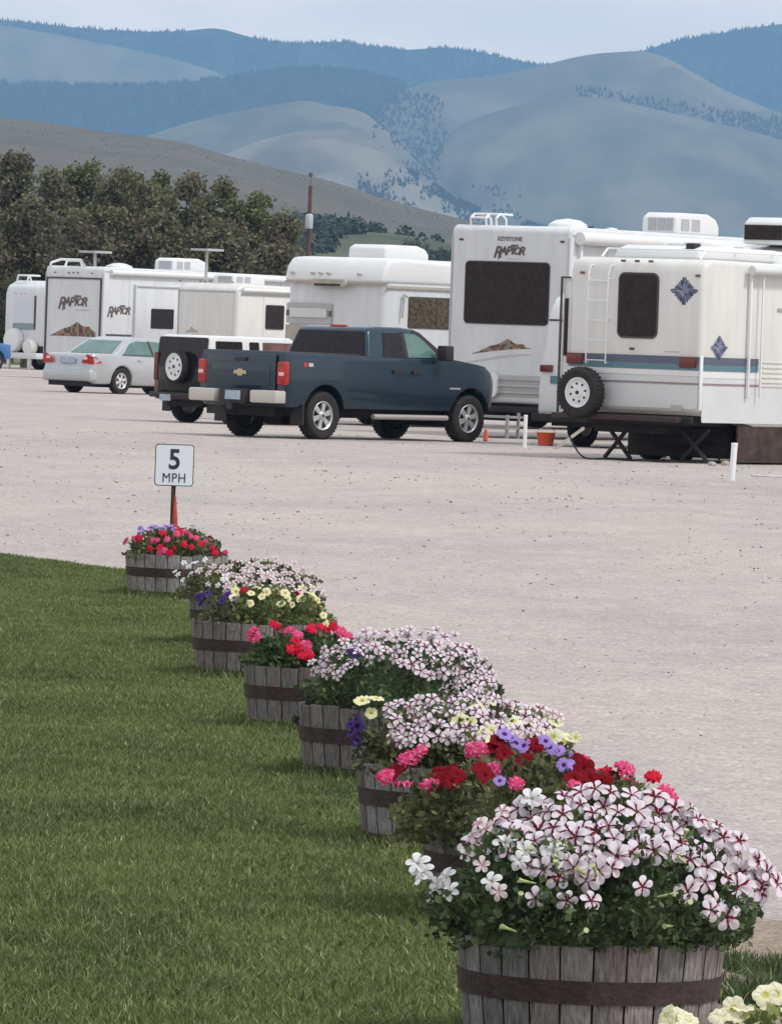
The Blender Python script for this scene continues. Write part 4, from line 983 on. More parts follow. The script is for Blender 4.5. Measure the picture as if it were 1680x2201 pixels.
for sg in (-1, 1):
    b = MB(); pts = [(sg*.50, .78), (sg*.90, .74), (sg*.88, .93), (sg*.72, 1.0), (sg*.60, .90)]
    b.plate([(-.045+(.05 if abs(y) > .8 else 0), y, z) for y, z in (pts if sg < 0 else pts[::-1])], (-1, 0, 0), .03)
    x0 = .02; P = [(x0, .74), (.32, .78), (.14, .93), (x0, .95)]
    k = len(b.v); b.add([(x, sg*(ys(x, z)+.006), z) for x, z in P], [(0, 1, 2, 3)]); o = b.build('tail_light', redl, T)
    b = MB(); b.box(-.085, -.074, min(sg*.60, sg*.72), max(sg*.60, sg*.72), .86, .93); b.build('reverse_lens', clearl, o)
b = MB(); b.box(-.085, -.06, -.26, .26, .76, .90); b.build('licence_plate', plate, T)
b = MB(); b.box(-.09, .2, -.86, .86, .30, .60); b.build('bumper', silverp, T, bevel=.06, seg=3)
b = MB(); b.box(.0, .3, -.7, .7, .18, .30); b.box(.5, 4.6, -.6, .6, .16, .30); b.build('underbody', under, T)
side_panel('door_handle', rrect(1.62, 1.80, .86, .90, .015), ys, silverp, T, t=.025)
side_panel('door_handle', rrect(2.62, 2.80, .86, .90, .015), ys, silverp, T, t=.025)
side_panel('door_seam', [(2.30, .30), (2.308, .30), (2.308, .95), (2.30, .95)], ys, dkline, T, t=.001)
for cxw in (RX, FX):
    mb = MB(); P = arch(cxw, WR, .388, 172, 8, 12)
    for sg in (-1, 1):
        y1 = sg*(wd/2-.06); y0 = sg*(wd/2-.35)
        for a, b_ in zip(P[:-1], P[1:]): mb.add([(a[0], y0, a[1]), (b_[0], y0, b_[1]), (b_[0], y1, b_[1]), (a[0], y1, a[1])], [(0, 1, 2, 3)])
        mb.add([(p[0], y0, p[1]) for p in P], [tuple(range(len(P)))])
    mb.build('wheel_arch', under, T)
for x in (RX, FX):
    for sg in (-1, 1): wheel(T, x, sg*(wd/2-.13), WR, .21, sg, rimm=mat('bright_alloy', (.62, .62, .62), .35, metal=.4))

# ------------------------------------------------------------------ boxy off-roader with white hardtop; a blue one at the left edge
def jeep(name, label, cat, px, py, s, alpha, paint, top, wd=1.62):
    loc, rz = place(px, py, s, alpha, wd); T = thing(name, label, cat, loc, rz)
    RX, FX, WR = .72, 2.95, .34; low = .42
    prof = [(0, .46), (.06, low), (RX-.41, low)]+arch(RX, WR, .42, 165, 15, 12)+[(RX+.42, low), (FX-.42, low)]+arch(FX, WR, .42, 165, 15, 12)+[(FX+.42, low), (3.6, .46), (3.65, .55), (3.62, .95), (2.5, 1.05), (2.4, 1.08), (0, 1.08)]
    prism('body', prof, -wd/2, wd/2, paint, T, bevel=.04)
    cw = wd-.06
    def jf(v): k = max(0, (v.z-1.05)/.6); v.y *= 1-.09*k; v.x += .07*k if v.x < .5 else 0; return v
    prism('hardtop', [(.0, 1.06), (2.45, 1.06), (2.12, 1.58), (2.0, 1.635), (.08, 1.64), (.02, 1.60)], -cw/2, cw/2, top, T, bevel=.045, cz=[1.2, 1.35, 1.5], fn=jf)
    yj = lambda x, z: jf(Vector((max(x, .6), cw/2, z))).y
    side_panel('side_window', rrect(.22, .85, 1.12, 1.54, .03), yj, glassd, T)
    side_panel('side_window', rrect(1.02, 1.25, 1.12, 1.54, .03), yj, glassd, T)
    side_panel('door_window', [(1.34, 1.10), (2.28, 1.10), (2.05, 1.54), (1.34, 1.54)], yj, mat('warm_glass', (.16, .09, .08), .2, var=.4, scale=6), T)
    mb = MB(); mb.plate([(.005+.07*(z-1.05)/.6-.012, y, z) for y, z in rrect(-wd/2+.08, wd/2-.08, 1.02, 1.595, .05)], (-1, 0, .1), .008); mb.build('rear_window', glassd, T)
    mb = MB(); mb.box(-.02, .02, -wd/2+.14, wd/2-.14, .52, 1.04); mb.build('rear_door', glassd, T, bevel=.01)
    for sg in (-1, 1):
        mb = MB(); mb.box(-.03, .02, min(sg*(wd/2-.13), sg*(wd/2-.02)), max(sg*(wd/2-.13), sg*(wd/2-.02)), .78, 1.30); mb.build('tail_light', redd, T, bevel=.01)
        for x in (RX, FX): wheel(T, x, sg*(wd/2-.12), WR, .22, sg, rimm=steelw, style='steel')
    sp = wheel(T, 0, 0, .30, .15, -1, 'steel', steelw, 'spare_wheel', .86); sp.location = (-.13, -.02, 1.04); sp.rotation_euler = (0, 0, R_(-90))
    mb = MB(); mb.box(-.14, -.02, -wd/2+.03, wd/2-.03, .46, .56); mb.box(-.15, -.14, .05, .05, .4, .4); mb.build('bumper', blackp, T, bevel=.02)
    mb = MB(); mb.box(-.16, -.145, .10, .42, .40, .52); mb.build('licence_plate', plate, T)
    mb = MB(); mb.box(.1, 3.4, -.5, .5, .30, .44); mb.build('chassis', under, T)
    for sg in (-1, 1):
        mb = MB(); mb.box(.20, .23, sg*(wd/2-.14)-.12, sg*(wd/2-.14)+.12, .20, .45); mb.build('mud_flap', blackp, T)
    return T
jeep('off_roader', 'maroon two door jeep with white hardtop and white rear spare wheel beside the pickup', 'jeep', 446, 830, 116, 50, redpaint, white2)
jeep('off_roader', 'bright blue jeep cut off by the left edge of the photo', 'jeep', -142, 760, 62, 44, bluep, bluep)

# ------------------------------------------------------------------ small things on the lot
def at(px, py):
    """ground point seen at a picture position"""
    s = (py-Y0(px))/CAM_H; return G(px, py, s)
def stake(px, py, h, r, label, name='post', m=None, cat='post', lean=0):
    p = at(px, py); b = MB(); b.tube((0, 0, -.02), (lean, 0, h-.03), r, r, 12); b.tube((lean, 0, h-.03), (lean, 0, h), r*1.12, r*1.0, 12)
    o = b.build(name, m or postw, None); o.location = p; return tag(o, label, cat)
stake(1572, 1032, .50, .042, 'thick white plastic post standing on the gravel before the star emblem trailer', lean=.02)
stake(1127, 962, .54, .033, 'thin white post beside the front wheel of the pickup', lean=.0)
p = at(1043, 948); b = MB(); b.lathe([(.03, 0), (.045, .02), (.025, .20), (0.001, .22)], 12, 'z'); o = b.build('marker_stake', orange); o.location = p; tag(o, 'small orange stake on the ground at the pickup front tyre', 'stake')
p = at(1172, 957); b = MB()
b.lathe([(.105, 0), (.125, .01), (.155, .20), (.165, .215), (.15, .22), (.14, .19), (.10, .03), (0.001, .03)], 20, 'z')
T = thing('bucket', 'bright orange bucket on the ground under the camper van', 'bucket', p); b.build('pail', orange, T)
b = MB(); b.path([(.16*math.cos(R_(t)), .02, .20+.10*math.sin(R_(t))) for t in range(0, 181, 20)], .006); b.build('handle', steelw, T)
# water hookup pipe: T shaped
p = at(1583, 992)+Vector((0, .6, 0)); b = MB(); b.tube((-.28, 0, .20), (.22, 0, .22), .028, n=8); b.tube((.22, 0, .22), (.34, .05, .30), .05, .06, 10); b.tube((-.25, 0, 0), (-.25, 0, .2), .02, n=6); b.tube((.2, 0, 0), (.2, 0, .22), .02, n=6)
o = b.build('sewer_pipe', postw); o.location = p; tag(o, 'white sewer pipe lying level behind the thick white post', 'pipe')
b = MB(); b.box(-.30, .27, -.12, .12, .0, .17); o = b.build('leveling_block', concrete, bevel=.03); o.location = at(1650, 985)+Vector((0, .3, .05)); o.rotation_euler = (0, .05, .2); tag(o, 'pale block lying under the brown skirt of the star emblem trailer', 'block')
b = MB(); b.box(-.24, .24, -.30, .30, .0, .02); b.box(-.05, .05, -.36, -.31, 0, .012); o = b.build('utility_cover', concrete, bevel=.006); o.location = at(1652, 1024); tag(o, 'flat pale utility cover set in the gravel at the right edge', 'cover')
b = MB(); b.box(-.40, .40, -.03, .03, 0, .05); o = b.build('wooden_board', mat('pale_board', (.5, .44, .38), .8, var=.2)); o.location = at(1214, 966)+Vector((0, .1, .10)); o.rotation_euler = (0, R_(-38), .0); tag(o, 'pale board leaning down from the rear bumper of the star emblem trailer', 'board')
b = MB(); P = []
for i in range(26):
    t = i/25; P.append((-.75+1.6*t, .3*math.sin(t*5), .02+(.32*(1-t*6)**2 if t < .166 else 0)+.01*math.sin(t*20)))
b.path(P, .014); o = b.build('hose', blackp); o.location = at(1330, 990); tag(o, 'dark hose looping on the gravel under the star emblem trailer', 'hose')
rr = random.Random(4)
for k, (px, py, sz, lab) in enumerate(((1418, 984, .10, 'tan rock beside the trailer jack, left of the dark tyres'), (1450, 988, .08, 'grey rock between the tan rock and the dark tyres'), (1560, 1000, .07, 'small grey rock just left of the thick white post'), (1530, 1001, .06, 'smallest grey rock in front of the dark trailer tyres'))):
    bm = bmesh.new(); bmesh.ops.create_icosphere(bm, subdivisions=2, radius=sz)
    for v in bm.verts: v.co *= 1+rr.uniform(-.16, .16); v.co.z *= .7
    me = bpy.data.meshes.new('rock'); bm.to_mesh(me); bm.free(); o = link('rock', me, None, [mat('rock_%d' % (k % 2), ((.40, .33, .27), (.36, .34, .33))[k % 2], .9, var=.3, scale=12)])
    o.location = at(px, py)+Vector((0, .1, sz*.4)); tag(o, lab, 'rock', 'rocks beside the trailer')

# ------------------------------------------------------------------ utility pole
p = G(662, 545, 40); b = MB(); T = thing('utility_pole', 'reddish brown utility pole carrying a pale grey box above the tree tops', 'utility pole', p)
b.tube((0, 0, 0), (0, 0, 9.6), .15, .10, 10); b.build('pole', mat('creosote_wood', (.13, .055, .045), .9, var=.35, scale=3), T)
b = MB(); b.tube((0, 0, 9.6), (.02, 0, 10.15), .02, n=6); b.lathe([(.06, 10.1), (.12, 10.16), (.12, 10.3), (.04, 10.36)], 10, 'z'); b.build('insulator', mat('insulator', (.12, .12, .12), .4), T)
b = MB(); b.lathe([(0.001, 7.3), (.2, 7.3), (.21, 7.35), (.21, 8.0), (.15, 8.08), (0.001, 8.1)], 16, 'z', (0, -.32, 0)); b.build('transformer', mat('galvanised', (.42, .45, .47), .6), T)

# ------------------------------------------------------------------ speed sign
s = 322; p = G(370, 1130, s); p = Vector((p.x, p.y, 0))
T = thing('speed_limit_sign', 'small white 5 MPH sign with black border on a dark post behind the farthest barrel', 'sign', p)
def zs(py): return CAM_H-(py-Y0(375))/s
w2, z0, z1 = .130, zs(1044), zs(954)
b = MB(); b.box(-.015, .015, -.012, .012, 0, z1-.02); b.build('post', mat('dark_steel', (.03, .028, .028), .6, var=.3), T)
pl = MB(); pl.plate([(x, -.016, z) for x, z in rrect(-w2, w2, z0, z1, .022)], (0, -1, 0), .004); bd = pl.build('sign_board', mat('black_border', (.02, .02, .025), .5), T)
pl = MB(); pl.plate([(x, -.0205, z) for x, z in rrect(-w2+.006, w2-.006, z0+.006, z1-.006, .018)], (0, -1, 0), .003); pl.build('sign_face', mat('sign_white', (.68, .74, .80), .4), bd)
zc = (z0+z1)/2; fr = Matrix(((1, 0, 0, 0), (0, 0, -1, 0), (0, 1, 0, 0), (0, 0, 0, 1)))
ltr = mat('sign_letter', (.018, .018, .02), .5)
me = text_mesh('5', .185, .001, 0, .004); me.transform(Matrix.Translation((0, -.0245, zc+.033)) @ fr @ Matrix.Scale(.9, 4, (1, 0, 0))); link('numeral', me, bd, [ltr])
me = text_mesh('MPH', .088, .001, 0, 0, 1.08); me.transform(Matrix.Translation((0, -.0245, z0+.052)) @ fr @ Matrix.Scale(.88, 4, (1, 0, 0))); link('lettering', me, bd, [ltr])
T.rotation_euler = (0, 0, R_(4))
b = MB(); b.lathe([(.0, 0), (.026, .0), (.024, .30), (.019, .44), (.006, .60), (0.001, .61)], 10, 'z'); o = b.build('marker_flag', mat('red_cloth', (.42, .05, .04), .7, var=.3, scale=30)); o.location = (p.x+.025, p.y-.03, .05); o.rotation_euler = (0, R_(-1), 0)
tag(o, 'red rolled marker flag standing against the sign post', 'marker flag')

# ------------------------------------------------------------------ half barrels
def barrel(i, label):
    bx, by, _ = BAR[i]; T = thing('barrel_planter', label, 'barrel planter', (bx, by, 0), random.Random(i).random()*6, 'half barrel planters along the lawn')
    r = random.Random(100+i); n = 25; H = RIM; gb = (.95, .8, .7, .68, .75, .82, .72, .86, .9)[i]
    def rad(z): return BR-.035*(1-z/H)**1.2
    V = []; Fs = []; C = []
    for k in range(n):
        a0, a1 = 2*math.pi*(k+.03)/n, 2*math.pi*(k+.97)/n; g = r.uniform(.6, 1.25)*gb; warm = r.uniform(-.012, .02); top = r.uniform(-.006, .004)
        col = (.27*g+warm, .255*g, .25*g-warm*.5)
        b = len(V); m_ = 5
        for zz_ in (0, H*.33, H*.66, H+top):
            for q in range(m_+1):
                a = a0+(a1-a0)*q/m_; rr_ = rad(min(zz_, H))-(.004 if q in (0, m_) else 0); V.append((rr_*math.cos(a), rr_*math.sin(a), zz_))
        for q in range(m_+1):
            a = a0+(a1-a0)*q/m_; V.append(((BR-.028)*math.cos(a), (BR-.028)*math.sin(a), H+top))
        for q in range(m_+1):
            a = a0+(a1-a0)*q/m_; V.append(((BR-.03)*math.cos(a), (BR-.03)*math.sin(a), H*.55))
        for j in range(5):
            for q in range(m_):
                u = b+j*(m_+1)+q; Fs.append((u, u+1, u+m_+2, u+m_+1)); C.append(col)
    me = bpy.data.meshes.new('staves'); me.from_pydata(V, [], Fs); face_col(me, np.array(C)); link('staves', me, T, [wood])
    b = MB(); b.lathe([(BR-.045, 0), (BR-.045, H*.7), (BR-.035, H*.9)], 32, 'z'); b.build('inner_wall', under, T)
    for z0_, z1_ in ((.155, .213), (.02, .06)):
        b = MB(); b.lathe([(rad(z0_)-.01, z0_), (rad(z0_)+.004, z0_), (rad(z1_)+.004, z1_), (rad(z1_)-.01, z1_)], 48, 'z', close=True); b.build('hoop', rust, T, ang=60)
    b = MB(); b.lathe([(BR-.03, .255), (BR*.6, .275), (0.001, .28)], 28, 'z'); b.build('soil', mat('soil', (.035, .025, .02), .95, var=.3), T)
    return T
blab = ['farthest half barrel, standing below the 5 MPH sign', 'half barrel mostly hidden behind the pale yellow petunias, second from the sign',
        'half barrel with dark purple and pale yellow flowers, third from the sign', 'half barrel holding the pink and red flower balls behind the big striped mound',
        'half barrel beneath the middle striped petunia mound', 'half barrel with yellow and striped petunias, its left hoop by deep purple blooms',
        'half barrel holding crimson and lavender flowers just behind the nearest barrel', 'nearest large weathered half barrel with broad dark hoop and clear staves',
        'half barrel mostly outside the lower right corner, under pale yellow petunias']
for i in range(9): barrel(i, blab[i])

# ------------------------------------------------------------------ flowers
def flower_mesh(name, R, kind, seed):
    r = random.Random(seed); nT, nR = 40, 6; V = [(0, 0, -R*.30)]; rows = []
    ph = [r.uniform(-.08, .08) for _ in range(8)]; tilt = [r.uniform(.9, 1.1) for _ in range(5)]
    for j in range(1, nR+1):
        t = j/nR; row = []
        for i in range(nT):
            a = 2*math.pi*i/nT; lobe = abs(math.cos(2.5*a)); li = int(((a/(2*math.pi))*5+.5)) % 5
            if kind == 'star': rad = R*tilt[li]*(.40+.60*lobe**.60); wav = .05*math.sin(5*a+ph[0]*20)-.22*t*t*lobe
            elif kind == 'ruffle': rad = R*(.88+.12*lobe)*(1+.06*math.sin(11*a+seed)); wav = .20*math.sin(9*a+seed)*t*t+.10*math.sin(17*a)*t
            else: rad = R*(.85+.15*lobe**.7); wav = .07*math.sin(10*a+seed)*t*t
            z = -R*.30*(1-t)**2.2+R*wav-(.16*R*t*t if kind == 'round' else 0)
            V.append((rad*t*math.cos(a), rad*t*math.sin(a), z)); row.append(len(V)-1)
        rows.append(row)
    Fs = []; meta = []
    for i in range(nT): Fs.append((0, rows[0][i], rows[0][(i+1) % nT])); meta.append((i+.5, .08))
    for j in range(nR-1):
        for i in range(nT): Fs.append((rows[j][i], rows[j+1][i], rows[j+1][(i+1) % nT], rows[j][(i+1) % nT])); meta.append((i+.5, (j+1.5)/nR))
    if kind == 'ruffle':      # a second inner tier of crumpled petals
        b0 = len(V)
        for j in range(1, 4):
            for i in range(20):
                a = 2*math.pi*i/20+.3; rr_ = R*(.22+.18*j)*(1+r.uniform(-.12, .12)); V.append((rr_*math.cos(a), rr_*math.sin(a), R*(.10*j*math.sin(7*a+j)+.30-.06*j+r.uniform(-.06, .06))))
        for j in range(2):
            for i in range(20): Fs.append((b0+j*20+i, b0+(j+1)*20+i, b0+(j+1)*20+(i+1) % 20, b0+j*20+(i+1) % 20)); meta.append((i*2+.5, .4+.2*j))
        Fs.append(tuple(b0+i for i in range(20))); meta.append((0, .3))
    # calyx tube behind
    b0 = len(V); k = 6
    for zz_, rr_ in ((-R*.25, R*.10), (-R*.9, R*.06)):
        for i in range(k): a = 2*math.pi*i/k; V.append((rr_*math.cos(a), rr_*math.sin(a), zz_))
    for i in range(k): Fs.append((b0+i, b0+(i+1) % k, b0+k+(i+1) % k, b0+k+i)); meta.append((-1, 0))
    b1, b2 = r.uniform(-6, 9), r.uniform(-6, 9); a_ = r.uniform(0, 6.28); ca, sa = math.cos(a_), math.sin(a_)
    V = [(x, y, z-b1*(x*ca+y*sa)**2-b2*(y*ca-x*sa)*abs(y*ca-x*sa)) for x, y, z in V]
    me = bpy.data.meshes.new(name); me.from_pydata(V, [], Fs)
    me.polygons.foreach_set('use_smooth', [True]*len(Fs))
    return me, meta
def paint(meta, pal, seed):
    r = random.Random(seed); C = []
    for i, t in meta:
        if i < 0: C.append((.16, .24, .07)); continue
        lobe = abs(math.cos(2.5*2*math.pi*i/40))
        if pal == 'striped':
            w_ = .42 if seed % 3 else .58
            if lobe < w_*(1.15-.35*t) or t < .16: c = (.21, .010, .045) if t > .12 else (.13, .06, .03)
            else: c = (.74, .66, .72) if lobe > .5 else (.72, .58, .66)
        elif pal == 'white': c = (.78, .77, .78) if t > .2 else (.45, .50, .25)
        elif pal == 'cream': c = (.74, .66, .66) if lobe > .25 else (.50, .20, .30)
        elif pal == 'yellow': c = (.77, .745, .47) if t > .30 else ((.62, .50, .08) if t > .15 else (.35, .33, .06))
        elif pal == 'lightyellow': c = (.78, .76, .55) if t > .25 else (.60, .58, .18)
        elif pal == 'pink': c = (.72, .07, .20) if (int(i*1.3+t*9) % 3) else (.78, .22, .38)
        elif pal == 'red': c = (.62, .012, .045) if (int(i+t*7) % 4) else (.70, .06, .12)
        elif pal == 'crimson': c = (.19, .003, .010) if t > .2 else (.04, .0, .008)
        elif pal == 'lavender': c = (.36, .24, .60) if t > .28 else (.06, .03, .16)
        elif pal == 'purple': c = (.06, .028, .16) if t > .25 else (.015, .01, .04)
        elif pal == 'mauve': c = (.50, .10, .30)
        g = r.uniform(.9, 1.06); C.append(tuple(min(1, q*g) for q in c))
    return C
FM = {}
def fmesh(pal, R):
    key = (pal, round(R, 3))
    if key not in FM:
        kind = {'striped': 'star', 'cream': 'star', 'white': 'star', 'pink': 'ruffle', 'red': 'ruffle', 'mauve': 'ruffle', 'crimson': 'round'}.get(pal, 'round')
        L = []
        for k in range(7):
            me, meta = flower_mesh('petunia_bloom', R, kind, k*7+3); face_col(me, np.array(paint(meta, pal, k))); me.materials.append(petalm); L.append(me)
        FM[key] = L
    return FM[key]

def leaves(n, c, ax, xr, seed, lo, hi, size, r0=.55, zlow=-.10):
    r = np.random.default_rng(seed); d = r.normal(0, 1, (n*3, 3)); d /= np.linalg.norm(d, axis=1, keepdims=True)
    d = d[(d[:, 2] > zlow) & (d[:, 0] >= xr[0]) & (d[:, 0] <= xr[1])][:n]; n = len(d)
    rad = r0+(1.03-r0)*r.random(n)**.45
    lump = 1+.10*np.sin(d[:, 0]*9+seed)*np.cos(d[:, 1]*8)+.06*np.sin(d[:, 2]*14+seed)
    P = np.array(c)+d*np.array(ax)*(rad*lump)[:, None]
    # leaf frame: long axis mostly outward/upward
    t = d+r.normal(0, .65, (n, 3)); t[:, 2] += .25; t /= np.linalg.norm(t, axis=1, keepdims=True)
    s = np.cross(t, r.normal(0, 1, (n, 3))); s /= np.linalg.norm(s, axis=1, keepdims=True)
    L = size*r.uniform(.6, 1.35, n)[:, None]; Wd = L*r.uniform(.26, .42, n)[:, None]
    nn = np.cross(t, s)
    V = np.stack([P-t*L*.5, P+s*Wd-nn*L*.06, P+t*L*.5-nn*L*.14, P-s*Wd-nn*L*.06], 1).reshape(-1, 3)
    Fc = np.arange(n*4).reshape(-1, 4)
    q = np.clip(r.random((n, 1))*.8+.25*np.sin(d[:, :1]*11+seed), 0, 1); C = np.array(lo)*(1-q)+np.array(hi)*q
    return V, Fc, C
GREEN = ((.035, .058, .030), (.13, .18, .075)); OLIVE = ((.06, .07, .035), (.20, .21, .09)); LIME = ((.08, .11, .03), (.28, .32, .10)); DULL = ((.055, .06, .038), (.19, .185, .10))
def mound(i, mx_, top, wpx, ctr):
    """ellipsoid of plants over barrel i; mx_ centre x, top y and half width in picture px"""
    bx, by, s = BAR[i]; cx_ = W(mx_, ctr, F/s).x; return (cx_, by, RIM-.01), (wpx/s, min(wpx/s, .40), (ctr-top)/s)
inv_cm = CM.inverted()
def hit(c, ax, px, py):
    o = CAM; d = (W(px, py, 1.0)-CAM).normalized(); c = Vector(c)
    oc = Vector(((o.x-c.x)/ax[0], (o.y-c.y)/ax[1], (o.z-c.z)/ax[2])); dd = Vector((d.x/ax[0], d.y/ax[1], d.z/ax[2]))
    A = dd.dot(dd); B = 2*oc.dot(dd); Cc = oc.dot(oc)-1; D = B*B-4*A*Cc
    if D < 0: t = -B/(2*A)
    else: t = (-B-math.sqrt(D))/(2*A)
    p = o+d*t; q = p-c; n = Vector((q.x/ax[0]**2, q.y/ax[1]**2, q.z/ax[2]**2)).normalized()
    return p, n, D >= 0
def plant(i, M, label, cat, name, cols, leafn, xr, blooms, size=.028, back=8, seed=0, group=None, zlow=-.10, buds=0):
    """blooms: (palette, radius m, list of picture points)"""
    c, ax = M; T = thing(name, label, cat, (c[0], c[1], RIM-.02), 0, group)
    base = Vector((c[0], c[1], RIM-.02))
    V, Fc, C = leaves(leafn, (c[0], c[1], c[2]), ax, xr, seed+i*13, cols[0], cols[1], size, zlow=zlow)
    bm = bmesh.new(); bmesh.ops.create_icosphere(bm, subdivisions=3, radius=1)
    cv = np.array([v.co[:] for v in bm.verts]); cf_ = np.array([[v.index for v in f.verts] for f in bm.faces]); bm.free()
    keep = np.array([(cv[f][:, 2].max() > -.12) and xr[0]-.02 <= cv[f][:, 0].mean() <= xr[1]+.02 for f in cf_])
    cf_ = cf_[keep]; cf4 = np.concatenate([cf_, cf_[:, 2:3]], 1)
    cvv = cv*(.80+.06*np.sin(cv[:, :1]*13+i)*np.cos(cv[:, 1:2]*11)); cvv[:, 2] = np.maximum(cvv[:, 2], -.02/ax[2])
    tri = np.array(c)+cvv*np.array(ax)
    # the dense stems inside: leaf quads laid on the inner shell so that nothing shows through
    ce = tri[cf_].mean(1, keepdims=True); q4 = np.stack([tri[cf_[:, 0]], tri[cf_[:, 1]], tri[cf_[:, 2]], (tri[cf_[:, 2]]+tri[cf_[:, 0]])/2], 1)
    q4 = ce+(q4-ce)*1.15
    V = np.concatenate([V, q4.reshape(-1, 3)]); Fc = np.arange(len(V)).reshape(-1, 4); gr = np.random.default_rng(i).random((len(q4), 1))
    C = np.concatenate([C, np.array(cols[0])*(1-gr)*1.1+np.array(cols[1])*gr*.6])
    V = V-np.array(base)
    link('foliage', arr_mesh('foliage', V, Fc, C), T, [leafm])
    r = random.Random(seed+50+i); cnt = 0
    def put(pal, R, p, n):
        me = r.choice(fmesh(pal, R)); o = bpy.data.objects.new('flower', me); COL.objects.link(o); o.parent = T
        d = (n*.75+Vector((0, -.75, .05))*(1 if n.y < .3 else 0)+Vector((r.gauss(0, .28), r.gauss(0, .22), r.gauss(0, .22)))).normalized()
        o.rotation_euler = d.to_track_quat('Z', 'Y').to_euler(); o.rotation_euler.rotate_axis('Z', r.random()*6.28)
        o.location = p+n*(R*.35+r.uniform(-.004, .012))-base; sc = r.uniform(.76, 1.12); o.scale = (sc, sc*r.uniform(.78, 1.05), sc)
    for pal, R, pts in blooms:
        for (x, y) in pts:
            p, n, ok = hit(c, ax, x, y); put(pal, R, p, n); cnt += 1
    pals = [b_ for b_ in blooms]
    for k in range(min(back, 98-cnt)):
        pal, R, _ = r.choice(pals); a = R_(r.uniform(20, 160)); e = R_(r.uniform(15, 70)); d = Vector((math.cos(a)*math.cos(e), math.sin(a)*math.cos(e), math.sin(e)))
        if not (xr[0]-.05 <= d.x <= xr[1]+.05): continue
        p = Vector(c)+Vector((d.x*ax[0], d.y*ax[1], d.z*ax[2])); put(pal, R, p, d)
    for k in range(buds):
        x = r.uniform(-.8, .8); a = math.acos(max(-1, min(1, x))); e = R_(r.uniform(5, 60)); d = Vector((x*math.cos(e*.5), -math.sqrt(max(0, 1-x*x))*math.cos(e), math.sin(e))).normalized()
        p = Vector(c)+Vector((d.x*ax[0], d.y*ax[1], d.z*ax[2])); q = (d*.5+Vector((r.uniform(-1, 1), -.1, r.uniform(-.1, .4)))).normalized()
        b_ = MB(); p -= base; b_.tube(p, p+q*.035, .0022, .0045, 6); b_.tube(p+q*.035, p+q*.048, .0045, .0075, 6)
        b_.build('bud', mat('bud_green', (.40, .44, .20), .6), T)
    return T
def scat(n, box, test, md, seed):
    r = random.Random(seed); P = []; k = 0
    while len(P) < n and k < n*60:
        k += 1; x, y = r.uniform(box[0], box[1]), r.uniform(box[2], box[3])
        if test(x, y) and all((x-a)**2+(y-b_)**2 > md*md for a, b_ in P): P.append((x, y))
    return P
def dome(x0, x1, top, bot, pw=2):
    return lambda x, y: x0 < x < x1 and y > bot-(bot-top)*(1-abs((x-(x0+x1)/2)/((x1-x0)/2))**pw)**(1/pw)

# nearest barrel (index 7)
M = mound(7, 1280, 1716, 332, 1992)
d1 = dome(925, 1660, 1706, 2000)
up = lambda x, y: d1(x, y) and y < 1872+35*math.sin(x/60)+(x-1285)*.06
P = scat(86, (985, 1655, 1706, 1950), up, 25, 1)+[(1155, 1935), (1220, 1940), (1272, 1938), (1375, 1915), (1505, 1905), (1475, 1920), (1580, 1910), (1625, 1912), (1535, 1945), (1550, 1975), (1520, 1960), (1640, 1880), (1660, 1905), (1610, 1860)]
T = plant(7, M, 'large white and burgundy striped petunia mound in the nearest barrel', 'petunia', 'petunia_plant', GREEN, 12000, (-1, 1),
      [('striped', .0365, P)], .022, 0, 1, 'petunias in the barrels', 0, buds=14)
M2 = ((M[0][0]-.02, M[0][1]-.02, M[0][2]), (M[1][0]*1.04, M[1][1], M[1][2]))
plant(7, M2, 'pure white petunia spilling over the left side of the nearest barrel', 'petunia', 'petunia_plant', GREEN, 900, (-1, -.35),
      [('white', .032, [(900, 1858), (918, 1880), (905, 1892), (948, 1905), (935, 1925), (975, 1920), (1092, 1822), (1132, 1838), (1142, 1722), (1120, 1860), (1190, 1838), (965, 1890), (1060, 1900)]), ('cream', .029, [(1035, 1780), (1015, 1800), (1050, 1790), (1085, 1755), (1010, 1845), (1075, 1920), (1045, 1870)])], .024, 4, 2, 'petunias in the barrels', -.1)
# index 6: crimson, pink, lavender
M = mound(6, 1140, 1612, 286, 1758)
plant(6, M, 'crimson and pink flowered plant in the barrel behind the nearest one', 'flowering plant', 'petunia_plant', OLIVE, 6500, (-1, 1),
      [('pink', .033, [(1235, 1700), (930, 1700), (870, 1690), (1060, 1660), (893, 1635), (905, 1622), (840, 1680), (1015, 1625), (1030, 1618), (1110, 1697), (880, 1640)]), ('crimson', .036, [(1120, 1645), (1230, 1680), (870, 1655), (965, 1665), (955, 1685), (975, 1690), (948, 1670), (985, 1672), (1065, 1620), (1085, 1635), (1075, 1605), (1030, 1655), (1045, 1672), (1130, 1625), (1150, 1610), (1250, 1665), (1265, 1680), (1285, 1690), (1240, 1650), (858, 1665)])], .026, 10, 3, None, -.25)
plant(6, M, 'lavender petunias over the crimson flowers near the nearest barrel', 'petunia', 'petunia_plant', OLIVE, 900, (-.2, .8),
      [('lavender', .026, [(1075, 1690), (1110, 1602), (1125, 1612), (1098, 1595), (1085, 1588), (1180, 1610), (1195, 1622), (1205, 1632), (1215, 1640), (1225, 1648), (1172, 1600), (1235, 1658), (1210, 1650)])], .026, 4, 4, 'petunias in the barrels')
M3 = ((M[0][0]+.16, M[0][1]+.05, M[0][2]), (M[1][0]*.70, M[1][1], M[1][2]*.66))
